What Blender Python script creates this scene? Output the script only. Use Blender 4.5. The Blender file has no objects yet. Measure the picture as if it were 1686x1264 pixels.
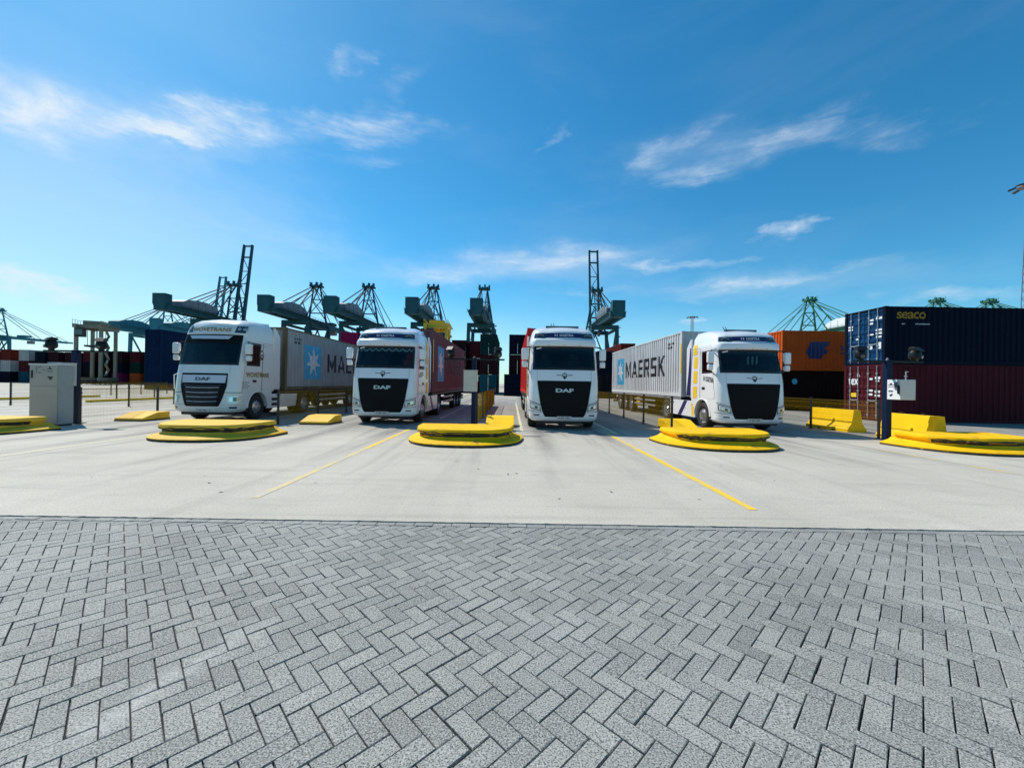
import bpy, bmesh, math, random
from mathutils import Vector, Matrix
R = math.radians
scene = bpy.context.scene
col = scene.collection
rnd = random.Random(11)

# ------------------------------------------------------------------ camera
cam_d = bpy.data.cameras.new('camera')
cam_d.sensor_fit = 'HORIZONTAL'; cam_d.sensor_width = 36.0; cam_d.lens = 660 / 1686 * 36
cam_d.clip_start = 0.05; cam_d.clip_end = 6000
cam = bpy.data.objects.new('camera', cam_d); col.objects.link(cam)
cam.location = (0, 0, 1.6); cam.rotation_euler = (R(90), R(-0.9), 0)
scene.camera = cam

# ------------------------------------------------------------------ sun and sky
SUN = Vector((-0.68, 0.55, 1.0)).normalized()
sd = bpy.data.lights.new('sun', 'SUN'); sd.energy = 5.0; sd.angle = R(0.5); sd.color = (1.0, 0.95, 0.87)
so = bpy.data.objects.new('sun', sd); col.objects.link(so)
so.rotation_euler = (-SUN).to_track_quat('-Z', 'Y').to_euler(); so.location = (-60, 50, 90)
scene.view_settings.view_transform = 'Standard'; scene.view_settings.look = 'None'
scene.view_settings.gamma = 1.0; scene.view_settings.exposure = 0.0
scene.view_settings.use_curve_mapping = False

world = bpy.data.worlds.new('World'); scene.world = world; world.use_nodes = True
wt = world.node_tree; wt.nodes.clear()
def wn(t, **kw):
    n = wt.nodes.new(t)
    for k, v in kw.items(): setattr(n, k, v)
    return n
def wl(a, b): wt.links.new(a, b)
def wm(op, a, b=None, c=None, clamp=False):
    n = wn('ShaderNodeMath', operation=op, use_clamp=clamp)
    for i, q in enumerate((a, b, c)):
        if q is None: continue
        if isinstance(q, (int, float)): n.inputs[i].default_value = q
        else: wl(q, n.inputs[i])
    return n.outputs[0]
sky = wn('ShaderNodeTexSky', sky_type='NISHITA', sun_disc=False)
sky.sun_elevation = math.asin(SUN.z); sky.sun_rotation = math.atan2(SUN.x, SUN.y)
sky.altitude = 10; sky.air_density = 1.0; sky.dust_density = 0.25; sky.ozone_density = 2.0
hs = wn('ShaderNodeHueSaturation'); hs.inputs['Saturation'].default_value = 1.18; hs.inputs['Value'].default_value = 1.0
hs.inputs['Hue'].default_value = 0.495
tint = wn('ShaderNodeMix', data_type='RGBA', blend_type='MULTIPLY'); tint.inputs[0].default_value = 1; wl(sky.outputs[0], tint.inputs[6]); tint.inputs[7].default_value = (.79, 1.17, 1.29, 1)
wl(tint.outputs[2], hs.inputs['Color'])
tc = wn('ShaderNodeTexCoord'); sep = wn('ShaderNodeSeparateXYZ'); wl(tc.outputs['Generated'], sep.inputs[0])
az = wm('ARCTAN2', sep.outputs[0], sep.outputs[1]); el = wm('ARCSINE', sep.outputs[2])
ae = wn('ShaderNodeCombineXYZ'); wl(az, ae.inputs[0]); wl(el, ae.inputs[1])
def wnoise(sx, sy, rot, detail, dist, lo, hi, seed):
    mp = wn('ShaderNodeMapping'); mp.inputs['Scale'].default_value = (sx, sy, 1); mp.inputs['Rotation'].default_value = (0, 0, R(rot))
    mp.inputs['Location'].default_value = (seed, seed * .7, 0)
    wl(ae.outputs[0], mp.inputs[0])
    n = wn('ShaderNodeTexNoise'); n.inputs['Scale'].default_value = 1; n.inputs['Detail'].default_value = detail
    n.inputs['Roughness'].default_value = .58; n.inputs['Distortion'].default_value = dist
    wl(mp.outputs[0], n.inputs['Vector'])
    r = wn('ShaderNodeMapRange', interpolation_type='SMOOTHSTEP')
    r.inputs['From Min'].default_value = lo; r.inputs['From Max'].default_value = hi
    wl(n.outputs[0], r.inputs[0]); return r.outputs[0]
wisp = wnoise(4.5, 12, -6, 10, .5, .30, .80, 3.1)
fib = wnoise(9, 62, -7, 8, 1.4, .30, .72, 5.2); fib2 = wnoise(20, 46, 24, 7, 1.0, .34, .70, 9.4)
wisp = wm('MULTIPLY', wisp, wm('ADD', wm('MULTIPLY', fib, .55), wm('ADD', wm('MULTIPLY', fib2, .35), .28)))
puff = wnoise(13, 18, 0, 8, .4, .22, .80, 7.7)
veil = wnoise(1.6, 6.5, 4, 5, .5, .42, .86, 1.3)
# clouds: azimuth, elevation (degrees), half sizes, tilt, density, texture
CL = [(-52, 12, 40, 22, 0, .38, None), (-10, 2, 80, 11, 0, .28, None), (4, 16.6, 26, 3.6, 1, .20, None), (-10, 15.0, 18, 2.6, 4, .16, None), (30, 12.5, 24, 2.4, -3, .15, None), (-42, 25, 17, 4.5, 16, .16, None), (26, 28, 18, 3.4, -5, .08, None),
      (-50.6, 22.6, 5.5, 4.0, 8, .9, puff), (-42, 24.6, 9, 2.0, 18, .75, wisp), (-40.5, 24.6, 4, 1.0, 14, .6, puff), (-34, 28.0, 11, 2.3, 12, .9, wisp), (-20, 30.3, 15, 2.2, 6, .75, wisp), (-24, 26.6, 14, 1.3, 10, .5, wisp),
      (-50.6, 8.3, 5.0, 2.0, -10, .8, puff), (19.8, 28.6, 9, 2.2, 17, .72, wisp), (25, 25.8, 9, 1.6, -4, .5, wisp), (32.5, 27.2, 11, 2.6, 2, .62, wisp), (41, 25.6, 9, 2.0, -10, .5, wisp),
      (4, 17.2, 17, 1.9, 3, .8, wisp), (-8, 15.2, 13, 1.4, 6, .7, wisp), (22, 15.8, 12, .9, -4, .8, wisp), (30, 12.2, 14, 1.0, 3, .85, wisp), (48, 9.4, 8, .9, -5, .9, wisp), (16, 13.0, 16, .8, 1, .6, wisp),
      (34.3, 18.3, 3.2, 1.3, 12, .7, puff), (24.2, 7.9, 2.4, .7, 4, .7, puff), (-23, 36.4, 4, 1.6, 20, .35, puff), (-17, 34.5, 8, 2.6, 30, .35, wisp), (5, 31, 3, 1.2, 30, .3, puff), (-30, 16, 14, 5, 0, .25, veil)]
acc = wm('MULTIPLY', veil, .07)
# ragged cloud outlines: the place each cloud is looked up at wanders with two scales of noise
wmap = wn('ShaderNodeMapping'); wmap.inputs['Scale'].default_value = (7, 16, 1); wl(ae.outputs[0], wmap.inputs[0])
wno = wn('ShaderNodeTexNoise'); wno.inputs['Scale'].default_value = 1; wno.inputs['Detail'].default_value = 6; wno.inputs['Roughness'].default_value = .62; wl(wmap.outputs[0], wno.inputs['Vector'])
wsub = wn('ShaderNodeVectorMath', operation='SUBTRACT'); wl(wno.outputs['Color'], wsub.inputs[0]); wsub.inputs[1].default_value = (.5, .5, .5)
wmul = wn('ShaderNodeVectorMath', operation='MULTIPLY'); wl(wsub.outputs[0], wmul.inputs[0]); wmul.inputs[1].default_value = (.34, .085, 0)
wadd = wn('ShaderNodeVectorMath', operation='ADD'); wl(ae.outputs[0], wadd.inputs[0]); wl(wmul.outputs[0], wadd.inputs[1])
for (a, e, ra, re, rot, amp, tex) in CL:
    s = wn('ShaderNodeVectorMath', operation='SUBTRACT'); wl(wadd.outputs[0], s.inputs[0]); s.inputs[1].default_value = (R(a), R(e), 0)
    v = wn('ShaderNodeVectorRotate', rotation_type='Z_AXIS'); v.inputs['Angle'].default_value = R(-rot); wl(s.outputs[0], v.inputs['Vector'])
    m = wn('ShaderNodeVectorMath', operation='MULTIPLY'); wl(v.outputs[0], m.inputs[0]); m.inputs[1].default_value = (1 / R(ra), 1 / R(re), 0)
    ln = wn('ShaderNodeVectorMath', operation='LENGTH'); wl(m.outputs[0], ln.inputs[0])
    r = wn('ShaderNodeMapRange', interpolation_type='SMOOTHSTEP'); wl(ln.outputs['Value'], r.inputs[0])
    r.inputs['From Min'].default_value = 1.0; r.inputs['From Max'].default_value = 0.1
    w_ = wm('MULTIPLY', r.outputs[0], amp)
    acc = wm('ADD', acc, wm('MULTIPLY', w_, tex) if tex is not None else w_)
acc = wm('MINIMUM', acc, 0.9)
mixc = wn('ShaderNodeMix', data_type='RGBA'); wl(acc, mixc.inputs[0]); wl(hs.outputs[0], mixc.inputs[6]); mixc.inputs[7].default_value = (7.3, 8.1, 8.8, 1)
bg = wn('ShaderNodeBackground'); bg.inputs['Strength'].default_value = 0.110; wl(mixc.outputs[2], bg.inputs['Color'])
wo = wn('ShaderNodeOutputWorld'); wl(bg.outputs[0], wo.inputs[0])

# ------------------------------------------------------------------ materials
MATS = {}
def mat(name, c, rough=.5, metal=0., var=.0, vs=3., dirt=None, bump=0., bs=60., coat=0., spec=.5, streak=None, world_pos=False):
    """procedural paint: value variation, patches of dirt (colour, amount, scale), vertical streaks, fine relief"""
    if name in MATS: return MATS[name]
    m = bpy.data.materials.new(name); m.use_nodes = True; MATS[name] = m
    nt = m.node_tree; b = nt.nodes['Principled BSDF']
    L = nt.links.new
    b.inputs['Base Color'].default_value = (*c, 1); b.inputs['Roughness'].default_value = rough; b.inputs['Metallic'].default_value = metal
    b.inputs['Specular IOR Level'].default_value = spec; b.inputs['Coat Weight'].default_value = coat; b.inputs['Coat Roughness'].default_value = .06
    if world_pos: src = nt.nodes.new('ShaderNodeNewGeometry').outputs['Position']
    else: src = nt.nodes.new('ShaderNodeTexCoord').outputs['Object']
    def noise(sc, detail=5, vec=None, rough_=.6):
        n = nt.nodes.new('ShaderNodeTexNoise'); n.inputs['Scale'].default_value = sc; n.inputs['Detail'].default_value = detail; n.inputs['Roughness'].default_value = rough_
        L(vec or src, n.inputs['Vector']); return n.outputs[0]
    def ramp(f, lo, hi):
        r = nt.nodes.new('ShaderNodeMapRange'); r.inputs['From Min'].default_value = lo; r.inputs['From Max'].default_value = hi; L(f, r.inputs[0]); return r.outputs[0]
    def mix(f, a, bb):
        n = nt.nodes.new('ShaderNodeMix'); n.data_type = 'RGBA'; L(f, n.inputs[0])
        for i, q in ((6, a), (7, bb)):
            if isinstance(q, tuple): n.inputs[i].default_value = (*q, 1)
            else: L(q, n.inputs[i])
        return n.outputs[2]
    cur = c
    if var:
        cur = mix(ramp(noise(vs), .3, .7), tuple(x * (1 - var) for x in c), tuple(min(1, x * (1 + var)) for x in c))
    if streak:
        mp = nt.nodes.new('ShaderNodeMapping'); mp.inputs['Scale'].default_value = streak[2]; L(src, mp.inputs[0])
        cur = mix(ramp(noise(1, 6, mp.outputs[0]), *streak[1]), cur, streak[0])
    if dirt:
        cur = mix(ramp(noise(dirt[2], 8, rough_=.68), *dirt[1]), cur, dirt[0])
    if not isinstance(cur, tuple): L(cur, b.inputs['Base Color'])
    if bump:
        bp = nt.nodes.new('ShaderNodeBump'); bp.inputs['Strength'].default_value = bump; bp.inputs['Distance'].default_value = .01
        L(noise(bs, 4), bp.inputs['Height']); L(bp.outputs[0], b.inputs['Normal'])
    return m

white_paint = mat('white truck paint', (.80, .81, .82), .22, coat=.6, var=.02, vs=2, dirt=((.55, .53, .5), (.68, 1.0), 3.5))
cream_paint = mat('off white truck paint', (.76, .76, .72), .25, coat=.5, var=.03, vs=2, dirt=((.5, .47, .42), (.66, 1.0), 3.5))
black_plastic = mat('black plastic', (.012, .012, .013), .42)
grille_black = mat('grille black', (.004, .004, .005), .6, spec=.2)
dark_metal = mat('dark chassis metal', (.03, .03, .032), .55, .3, var=.3, vs=6)
liner = mat('cab liner', (.05, .052, .055), .8)
seat_cloth = mat('seat cloth', (.035, .035, .04), .9)
rubber = mat('tyre rubber', (.018, .018, .019), .82, var=.25, vs=9, bump=.3, bs=40)
rim_metal = mat('wheel rim alloy', (.52, .52, .53), .32, .85, var=.12, vs=8, dirt=((.16, .14, .12), (.55, .9), 9))
chrome = mat('bright metal', (.75, .76, .78), .18, 1.0)
silver_letter = mat('silver letters', (.5, .51, .52), .35, .6)
navy_print = mat('navy print', (.018, .018, .10), .35)
yellow_print = mat('yellow print', (.85, .55, .02), .4)
gold_print = mat('gold print', (.36, .20, .018), .5, spec=.2)
black_print = mat('black print', (.015, .015, .02), .5)
white_print = mat('white print', (.8, .8, .8), .45)
lamp_dark = mat('smoked lamp glass', (.02, .035, .045), .08, coat=1)
lamp_clear = mat('clear lamp lens', (.62, .66, .68), .12, .35, coat=1)
amber = mat('amber lamp', (.75, .42, .08), .15, coat=1)
plate_white = mat('number plate', (.55, .55, .52), .4)
plate_red = mat('plate marks', (.25, .05, .05), .5)
mirror_grey = mat('mirror grey', (.35, .37, .39), .3)
grey_trim = mat('grey visor', (.55, .60, .68), .25)
red_cloth = mat('red cloth', (.55, .03, .04), .8)
lace = mat('white lace', (.7, .72, .7), .8)

yellow_conc = mat('yellow painted concrete', (.93, .56, .004), .6, var=.07, vs=2.2, dirt=((.16, .12, .04), (.66, .78), 3.2), bump=.2, bs=35, spec=.2)
yellow_kerb = mat('yellow painted kerb', (.92, .50, .004), .7, var=.10, vs=2.0, dirt=((.14, .11, .045), (.58, .72), 2.6), bump=.3, bs=30, spec=.15, streak=((.55, .36, .03), (.56, .74), (7, 7, 3)))
yellow_dull = mat('yellow painted concrete dusty', (.80, .47, .035), .7, var=.12, vs=2.2, dirt=((.16, .12, .05), (.62, .78), 3.2), bump=.25, bs=35, spec=.3)
black_scuff = mat('rubber scuffed concrete', (.030, .028, .022), .8, var=.4, vs=6, dirt=((.45, .29, .02), (.60, .68), 6), bump=.2)
wire_yellow = mat('yellow coated wire', (.42, .26, .004), .6, spec=.2)
rail_dark = mat('weathered fence rail', (.11, .075, .008), .6, spec=.2)
post_black = mat('black fence post', (.012, .014, .016), .5)
blue_post = mat('dark blue post', (.003, .014, .045), .5, var=.15, spec=.2)
box_cream = mat('cream sheet metal', (.55, .54, .46), .5, var=.06, dirt=((.35, .32, .26), (.66, .95), 4))
box_grey = mat('light grey sheet metal', (.52, .54, .55), .5, var=.05, dirt=((.3, .3, .28), (.64, .95), 4))
cabinet_grey = mat('cabinet grey', (.33, .35, .335), .65, var=.06, vs=1.5, dirt=((.24, .25, .23), (.55, .9), 2), streak=((.26, .26, .235), (.55, .8), (9, 9, .6)), spec=.3)
cam_black = mat('camera housing', (.006, .0065, .007), .45, spec=.3)
steel_hazy_green = mat('crane hazy dark green', (.018, .078, .098), .65, var=.2, vs=.3, spec=.15)  # distance haze put into the colour: paler and bluer than the green steel
steel_green2 = mat('crane light green', (.03, .13, .085), .6, var=.2, vs=.3, spec=.2)
steel_blue = mat('crane blue', (.026, .16, .215), .6, var=.15, vs=.3, spec=.2)
house_grey = mat('machinery house grey', (.16, .18, .205), .6, var=.25, vs=.6)
house_white = mat('machinery house white', (.72, .74, .74), .5, var=.06, vs=.6)
cable_grey = mat('stay cable', (.02, .035, .04), .8, spec=.1)
carrier_yellow = mat('straddle carrier yellow', (.62, .42, .02), .5, var=.15, vs=1)
carrier_beige = mat('straddle carrier beige', (.20, .185, .13), .55, var=.15, vs=1)
mast_steel = mat('weathered mast steel', (.20, .165, .18), .6, .3, var=.2, vs=2)
galv = mat('galvanised steel', (.40, .41, .42), .45, .6, var=.15, vs=6)

def glass_mat():
    m = bpy.data.materials.new('tinted window glass'); m.use_nodes = True; nt = m.node_tree; nt.nodes.clear()
    o = nt.nodes.new('ShaderNodeOutputMaterial'); t = nt.nodes.new('ShaderNodeBsdfTransparent'); t.inputs[0].default_value = (.58, .68, .67, 1)
    g = nt.nodes.new('ShaderNodeBsdfGlossy'); g.inputs['Roughness'].default_value = .03; g.inputs[0].default_value = (1, 1, 1, 1)
    f = nt.nodes.new('ShaderNodeFresnel'); f.inputs[0].default_value = 1.45
    mx = nt.nodes.new('ShaderNodeMixShader')
    nt.links.new(f.outputs[0], mx.inputs[0]); nt.links.new(t.outputs[0], mx.inputs[1]); nt.links.new(g.outputs[0], mx.inputs[2]); nt.links.new(mx.outputs[0], o.inputs[0])
    return m
glass = glass_mat()

def nmath(nt, op, a, b=None, clamp=False):
    n = nt.nodes.new('ShaderNodeMath'); n.operation = op; n.use_clamp = clamp
    for i, q in enumerate((a, b)):
        if q is None: continue
        if isinstance(q, (int, float)): n.inputs[i].default_value = q
        else: nt.links.new(q, n.inputs[i])
    return n.outputs[0]
def nmix(nt, f, a, b, mode='MIX'):
    n = nt.nodes.new('ShaderNodeMix'); n.data_type = 'RGBA'; n.blend_type = mode
    for i, q in ((0, f), (6, a), (7, b)):
        if isinstance(q, tuple): n.inputs[i].default_value = (*q, 1)
        elif isinstance(q, (int, float)): n.inputs[i].default_value = q
        else: nt.links.new(q, n.inputs[i])
    return n.outputs[2]
def nnoise(nt, src, sc, detail=4, scale3=None, rough=.55, dist=0.):
    if scale3:
        mp = nt.nodes.new('ShaderNodeMapping'); mp.inputs['Scale'].default_value = scale3; nt.links.new(src, mp.inputs[0]); src = mp.outputs[0]
    n = nt.nodes.new('ShaderNodeTexNoise'); n.inputs['Scale'].default_value = sc; n.inputs['Detail'].default_value = detail
    n.inputs['Roughness'].default_value = rough; n.inputs['Distortion'].default_value = dist; nt.links.new(src, n.inputs['Vector']); return n.outputs[0]
def nrange(nt, f, lo, hi, a=0., b=1.):
    r = nt.nodes.new('ShaderNodeMapRange'); nt.links.new(f, r.inputs[0])
    for k, v in (('From Min', lo), ('From Max', hi), ('To Min', a), ('To Max', b)): r.inputs[k].default_value = v
    return r.outputs[0]

def concrete_mat():
    m = bpy.data.materials.new('pale concrete yard'); m.use_nodes = True; nt = m.node_tree; b = nt.nodes['Principled BSDF']
    p = nt.nodes.new('ShaderNodeNewGeometry').outputs['Position']
    c = nmix(nt, nrange(nt, nnoise(nt, p, .35, 5), .3, .7), (.485, .44, .36), (.61, .56, .465))
    c = nmix(nt, nrange(nt, nnoise(nt, p, 1, 7, (.8, 2.2, 1), .65, .4), .52, .85, 0, .5), c, (.30, .30, .285))
    # tyre rubber dragged along the lanes
    st = nrange(nt, nnoise(nt, p, 1, 5, (1.5, .10, 1), .6, .35), .52, .74, 0, .7)
    sx = nt.nodes.new('ShaderNodeSeparateXYZ'); nt.links.new(p, sx.inputs[0])
    far = nrange(nt, sx.outputs[1], 6.0, 11, .28, 1.)
    c = nmix(nt, nmath(nt, 'MULTIPLY', st, far, True), c, (.12, .12, .118))
    # paired wheel tracks leading out of each lane
    off = nmath(nt, 'PINGPONG', nmath(nt, 'ADD', sx.outputs[0], 11.62), 3.38)
    trk = nrange(nt, nmath(nt, 'ABSOLUTE', nmath(nt, 'SUBTRACT', off, .98)), .42, .06)
    trk = nmath(nt, 'MULTIPLY', nmath(nt, 'MULTIPLY', trk, nrange(nt, sx.outputs[1], 7.0, 12.5)), nrange(nt, nnoise(nt, p, 1, 5, (1.6, .22, 1), .65, .3), .36, .62, .2, .95))
    c = nmix(nt, trk, c, (.14, .135, .125))
    # the lanes the trucks stand in are dark with rubber and oil
    lane = nmath(nt, 'MULTIPLY', nrange(nt, sx.outputs[1], 11.5, 15.5), nmath(nt, 'MULTIPLY', nrange(nt, sx.outputs[0], -16, -12.5), nrange(nt, sx.outputs[1], 60, 34)))
    c = nmix(nt, nmath(nt, 'MULTIPLY', lane, nrange(nt, nnoise(nt, p, 1, 5, (.9, .12, 1), .6, .3), .28, .66, .45, .95)), c, (.16, .16, .145))
    dk = nrange(nt, nnoise(nt, p, 1, 6, (.16, 1.1, 1), .6, .8), .60, .80, 0, .45)
    c = nmix(nt, dk, c, (.22, .22, .21))
    c = nmix(nt, nrange(nt, nnoise(nt, p, 38, 4, rough=.75), .36, .56, .5, 0), c, (.27, .25, .21))
    c = nmix(nt, nrange(nt, nnoise(nt, p, 1, 6, (.10, 3.2, 1), .7, 1.2), .56, .70, 0, .42), c, (.27, .255, .22))
    c = nmix(nt, nrange(nt, nnoise(nt, p, 2.2, 7, rough=.7), .55, .75, 0, .35), c, (.62, .60, .54))
    sp = nnoise(nt, p, 110, 3, rough=.7)
    c = nmix(nt, nrange(nt, sp, .30, .48, .55, 0), c, (.20, .19, .175))
    c = nmix(nt, nrange(nt, sp, .56, .72, 0, .5), c, (.66, .65, .62))
    c = nmix(nt, nrange(nt, nnoise(nt, p, 14, 8, rough=.75), .66, .74, 0, .5), c, (.22, .21, .2))
    nt.links.new(c, b.inputs['Base Color']); b.inputs['Roughness'].default_value = .85; b.inputs['Specular IOR Level'].default_value = .3
    bp = nt.nodes.new('ShaderNodeBump'); bp.inputs['Strength'].default_value = .35; bp.inputs['Distance'].default_value = .004
    nt.links.new(sp, bp.inputs['Height']); nt.links.new(bp.outputs[0], b.inputs['Normal'])
    return m
def paver_mat():
    m = bpy.data.materials.new('grey exposed aggregate paver'); m.use_nodes = True; nt = m.node_tree; b = nt.nodes['Principled BSDF']
    g = nt.nodes.new('ShaderNodeNewGeometry'); p = g.outputs['Position']; oi = nt.nodes.new('ShaderNodeObjectInfo')
    rv = nmath(nt, 'FRACT', nmath(nt, 'ADD', oi.outputs['Random'], g.outputs['Random Per Island']))
    c = nmix(nt, nrange(nt, rv, 0, 1), (.195, .192, .172), (.335, .326, .288))
    c = nmix(nt, nrange(nt, rv, .86, .92, 0, .55), c, (.145, .152, .146))
    c = nmix(nt, nrange(nt, nnoise(nt, p, .55, 4), .40, .68, 0, .55), c, (.39, .39, .355))
    c = nmix(nt, nrange(nt, nnoise(nt, p, .8, 5, (1, .6, 1)), .55, .75, 0, .55), c, (.135, .14, .13))
    s1 = nnoise(nt, p, 125, 2, rough=.65)
    c = nmix(nt, nrange(nt, s1, .37, .47, .9, 0), c, (.045, .052, .055))
    c = nmix(nt, nrange(nt, s1, .53, .64, 0, .66), c, (.54, .54, .49))
    c = nmix(nt, nrange(nt, nnoise(nt, p, 36, 6, rough=.7), .62, .70, 0, .5), c, (.09, .09, .09))
    # a spilled chalky streak with its own outline
    sx = nt.nodes.new('ShaderNodeSeparateXYZ'); nt.links.new(p, sx.inputs[0])
    ax = nmath(nt, 'ABSOLUTE', nmath(nt, 'SUBTRACT', sx.outputs[0], nmath(nt, 'ADD', nmath(nt, 'MULTIPLY', sx.outputs[1], .35), -2.54)))
    along = nmath(nt, 'MULTIPLY', nrange(nt, sx.outputs[1], 1.5, 1.8), nrange(nt, sx.outputs[1], 2.9, 2.3))
    sm = nmath(nt, 'MULTIPLY', nmath(nt, 'MULTIPLY', nrange(nt, ax, .16, .02), along), nrange(nt, nnoise(nt, p, 9, 6, rough=.7), .38, .62))
    c = nmix(nt, nmath(nt, 'MULTIPLY', sm, .34), c, (.66, .66, .62))
    nt.links.new(c, b.inputs['Base Color']); b.inputs['Roughness'].default_value = .78; b.inputs['Specular IOR Level'].default_value = .35
    bp = nt.nodes.new('ShaderNodeBump'); bp.inputs['Strength'].default_value = .6; bp.inputs['Distance'].default_value = .004
    nt.links.new(nmath(nt, 'ADD', s1, nmath(nt, 'MULTIPLY', nnoise(nt, p, 45, 4), 1.2)), bp.inputs['Height']); nt.links.new(bp.outputs[0], b.inputs['Normal'])
    return m
def worn_line_mat(name, colr, lo, hi):
    m = bpy.data.materials.new(name); m.use_nodes = True; nt = m.node_tree; b = nt.nodes['Principled BSDF']
    p = nt.nodes.new('ShaderNodeNewGeometry').outputs['Position']
    n = nmath(nt, 'ADD', nmath(nt, 'MULTIPLY', nnoise(nt, p, 1.4, 3), .6), nmath(nt, 'MULTIPLY', nnoise(nt, p, 60, 6, rough=.75), .4))
    c = nmix(nt, nrange(nt, n, lo, hi), colr, (.46, .425, .35))
    nt.links.new(c, b.inputs['Base Color']); b.inputs['Roughness'].default_value = .7
    return m
concrete = concrete_mat(); paver = paver_mat()
line_yellow = worn_line_mat('worn yellow road paint', (.82, .53, .02), .50, .62)
line_faded = worn_line_mat('faded yellow road paint', (.74, .53, .10), .38, .55)
line_pale = worn_line_mat('pale yellow road paint', (.68, .63, .36), .42, .62)
joint_mat = mat('dark joint sand', (.03, .03, .029), .95, var=.4, vs=30, dirt=((.17, .155, .125), (.55, .72), 1.6), world_pos=True)

# ------------------------------------------------------------------ mesh helpers
class MB:
    def __init__(s): s.v = []; s.f = []
    def add(s, vs, fs):
        o = len(s.v); s.v += [tuple(p) for p in vs]; s.f += [tuple(i + o for i in f) for f in fs]; return s
    def box(s, x0, x1, y0, y1, z0, z1):
        return s.add([(x0, y0, z0), (x1, y0, z0), (x1, y1, z0), (x0, y1, z0), (x0, y0, z1), (x1, y0, z1), (x1, y1, z1), (x0, y1, z1)],
                     [(0, 3, 2, 1), (4, 5, 6, 7), (0, 1, 5, 4), (1, 2, 6, 5), (2, 3, 7, 6), (3, 0, 4, 7)])
    def bar(s, p, q, w, h=None, w2=None, h2=None):
        p = Vector(p); q = Vector(q); d = (q - p).normalized(); h = h or w
        up = Vector((0, 0, 1)) if abs(d.z) < .95 else Vector((0, 1, 0))
        a = d.cross(up).normalized(); b = a.cross(d).normalized(); vs = []
        for c, ww, hh in ((p, w, h), (q, w2 or w, h2 or h)):
            for i, j in ((-1, -1), (1, -1), (1, 1), (-1, 1)): vs.append(c + a * (i * ww / 2) + b * (j * hh / 2))
        return s.add(vs, [(3, 2, 1, 0), (4, 5, 6, 7), (0, 1, 5, 4), (1, 2, 6, 5), (2, 3, 7, 6), (3, 0, 4, 7)])
    def tube(s, p, q, r, n=8, r2=None, caps=True):
        p = Vector(p); q = Vector(q); d = (q - p).normalized()
        up = Vector((0, 0, 1)) if abs(d.z) < .95 else Vector((0, 1, 0))
        a = d.cross(up).normalized(); b = a.cross(d).normalized(); vs = []
        for c, rr in ((p, r), (q, r2 if r2 is not None else r)):
            for i in range(n):
                t = 2 * math.pi * i / n; vs.append(c + a * (rr * math.cos(t)) + b * (rr * math.sin(t)))
        fs = [(i, (i + 1) % n, n + (i + 1) % n, n + i) for i in range(n)]
        if caps: fs += [tuple(reversed(range(n))), tuple(range(n, 2 * n))]
        return s.add(vs, fs)
    def path(s, pts, r, n=6):
        for a, b in zip(pts, pts[1:]): s.tube(a, b, r, n)
        return s
    def prism(s, poly, axis, a, b):
        """extrude a 2-D polygon along an axis (x: poly in y,z; y: poly in x,z; z: poly in x,y)"""
        def pt(u, v, w): return {'x': (w, u, v), 'y': (u, w, v), 'z': (u, v, w)}[axis]
        n = len(poly); vs = [pt(u, v, a) for u, v in poly] + [pt(u, v, b) for u, v in poly]
        return s.add(vs, [tuple(range(n)), tuple(reversed(range(n, 2 * n)))] + [(i, (i + 1) % n, n + (i + 1) % n, n + i) for i in range(n)])
    def lathe(s, prof, c, axis='x', n=24, sgn=1):
        """prof: list of (radius, offset along the axis)"""
        vs = []; c = Vector(c)
        for r, h in prof:
            for i in range(n):
                t = 2 * math.pi * i / n; u, v = r * math.cos(t), r * math.sin(t)
                vs.append(c + Vector({'x': (h * sgn, u, v), 'y': (u, h * sgn, v), 'z': (u, v, h * sgn)}[axis]))
        fs = []
        for k in range(len(prof) - 1):
            for i in range(n): fs.append((k * n + i, k * n + (i + 1) % n, (k + 1) * n + (i + 1) % n, (k + 1) * n + i))
        return s.add(vs, fs)
    def grid(s, rows, skip=None):
        n = len(rows[0]); vs = [p for r in rows for p in r]; fs = []
        for i in range(len(rows) - 1):
            for j in range(n - 1):
                if skip and skip(i, j): continue
                fs.append((i * n + j, i * n + j + 1, (i + 1) * n + j + 1, (i + 1) * n + j))
        return s.add(vs, fs)
    def mesh(s, name, smooth=35, fix=True):
        me = bpy.data.meshes.new(name); me.from_pydata(s.v, [], s.f)
        if fix:
            bm = bmesh.new(); bm.from_mesh(me); bmesh.ops.recalc_face_normals(bm, faces=bm.faces); bm.to_mesh(me); bm.free()
        if smooth:
            me.polygons.foreach_set('use_smooth', [True] * len(me.polygons)); me.set_sharp_from_angle(angle=R(smooth))
        me.update(); return me
    def build(s, name, m, parent=None, smooth=35, bevel=0., loc=None, fix=True, segs=2):
        return link(name, s.mesh(name, smooth, fix), m, parent, bevel, loc, segs)
def link(name, me, m, parent=None, bevel=0., loc=None, segs=2):
    o = bpy.data.objects.new(name, me); col.objects.link(o)
    if len(me.materials) == 0: me.materials.append(m)
    elif me.materials[0] != m:
        o.material_slots[0].link = 'OBJECT'; o.material_slots[0].material = m
    if parent: o.parent = parent
    if loc: o.location = loc
    if bevel:
        md = o.modifiers.new('bevel', 'BEVEL'); md.width = bevel; md.segments = segs; md.limit_method = 'ANGLE'; md.angle_limit = R(40)
    return o
def thing(name, label, cat, loc=(0, 0, 0), rz=0, group=None):
    o = bpy.data.objects.new(name, None); col.objects.link(o); o.location = loc; o.rotation_euler = (0, 0, rz)
    o.empty_display_size = .3
    return tag(o, label, cat, group)
def tag(o, label, cat, group=None):
    o['label'] = label; o['category'] = cat
    if group: o['group'] = group
    return o
def struct(o): o['kind'] = 'structure'; return o
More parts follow.
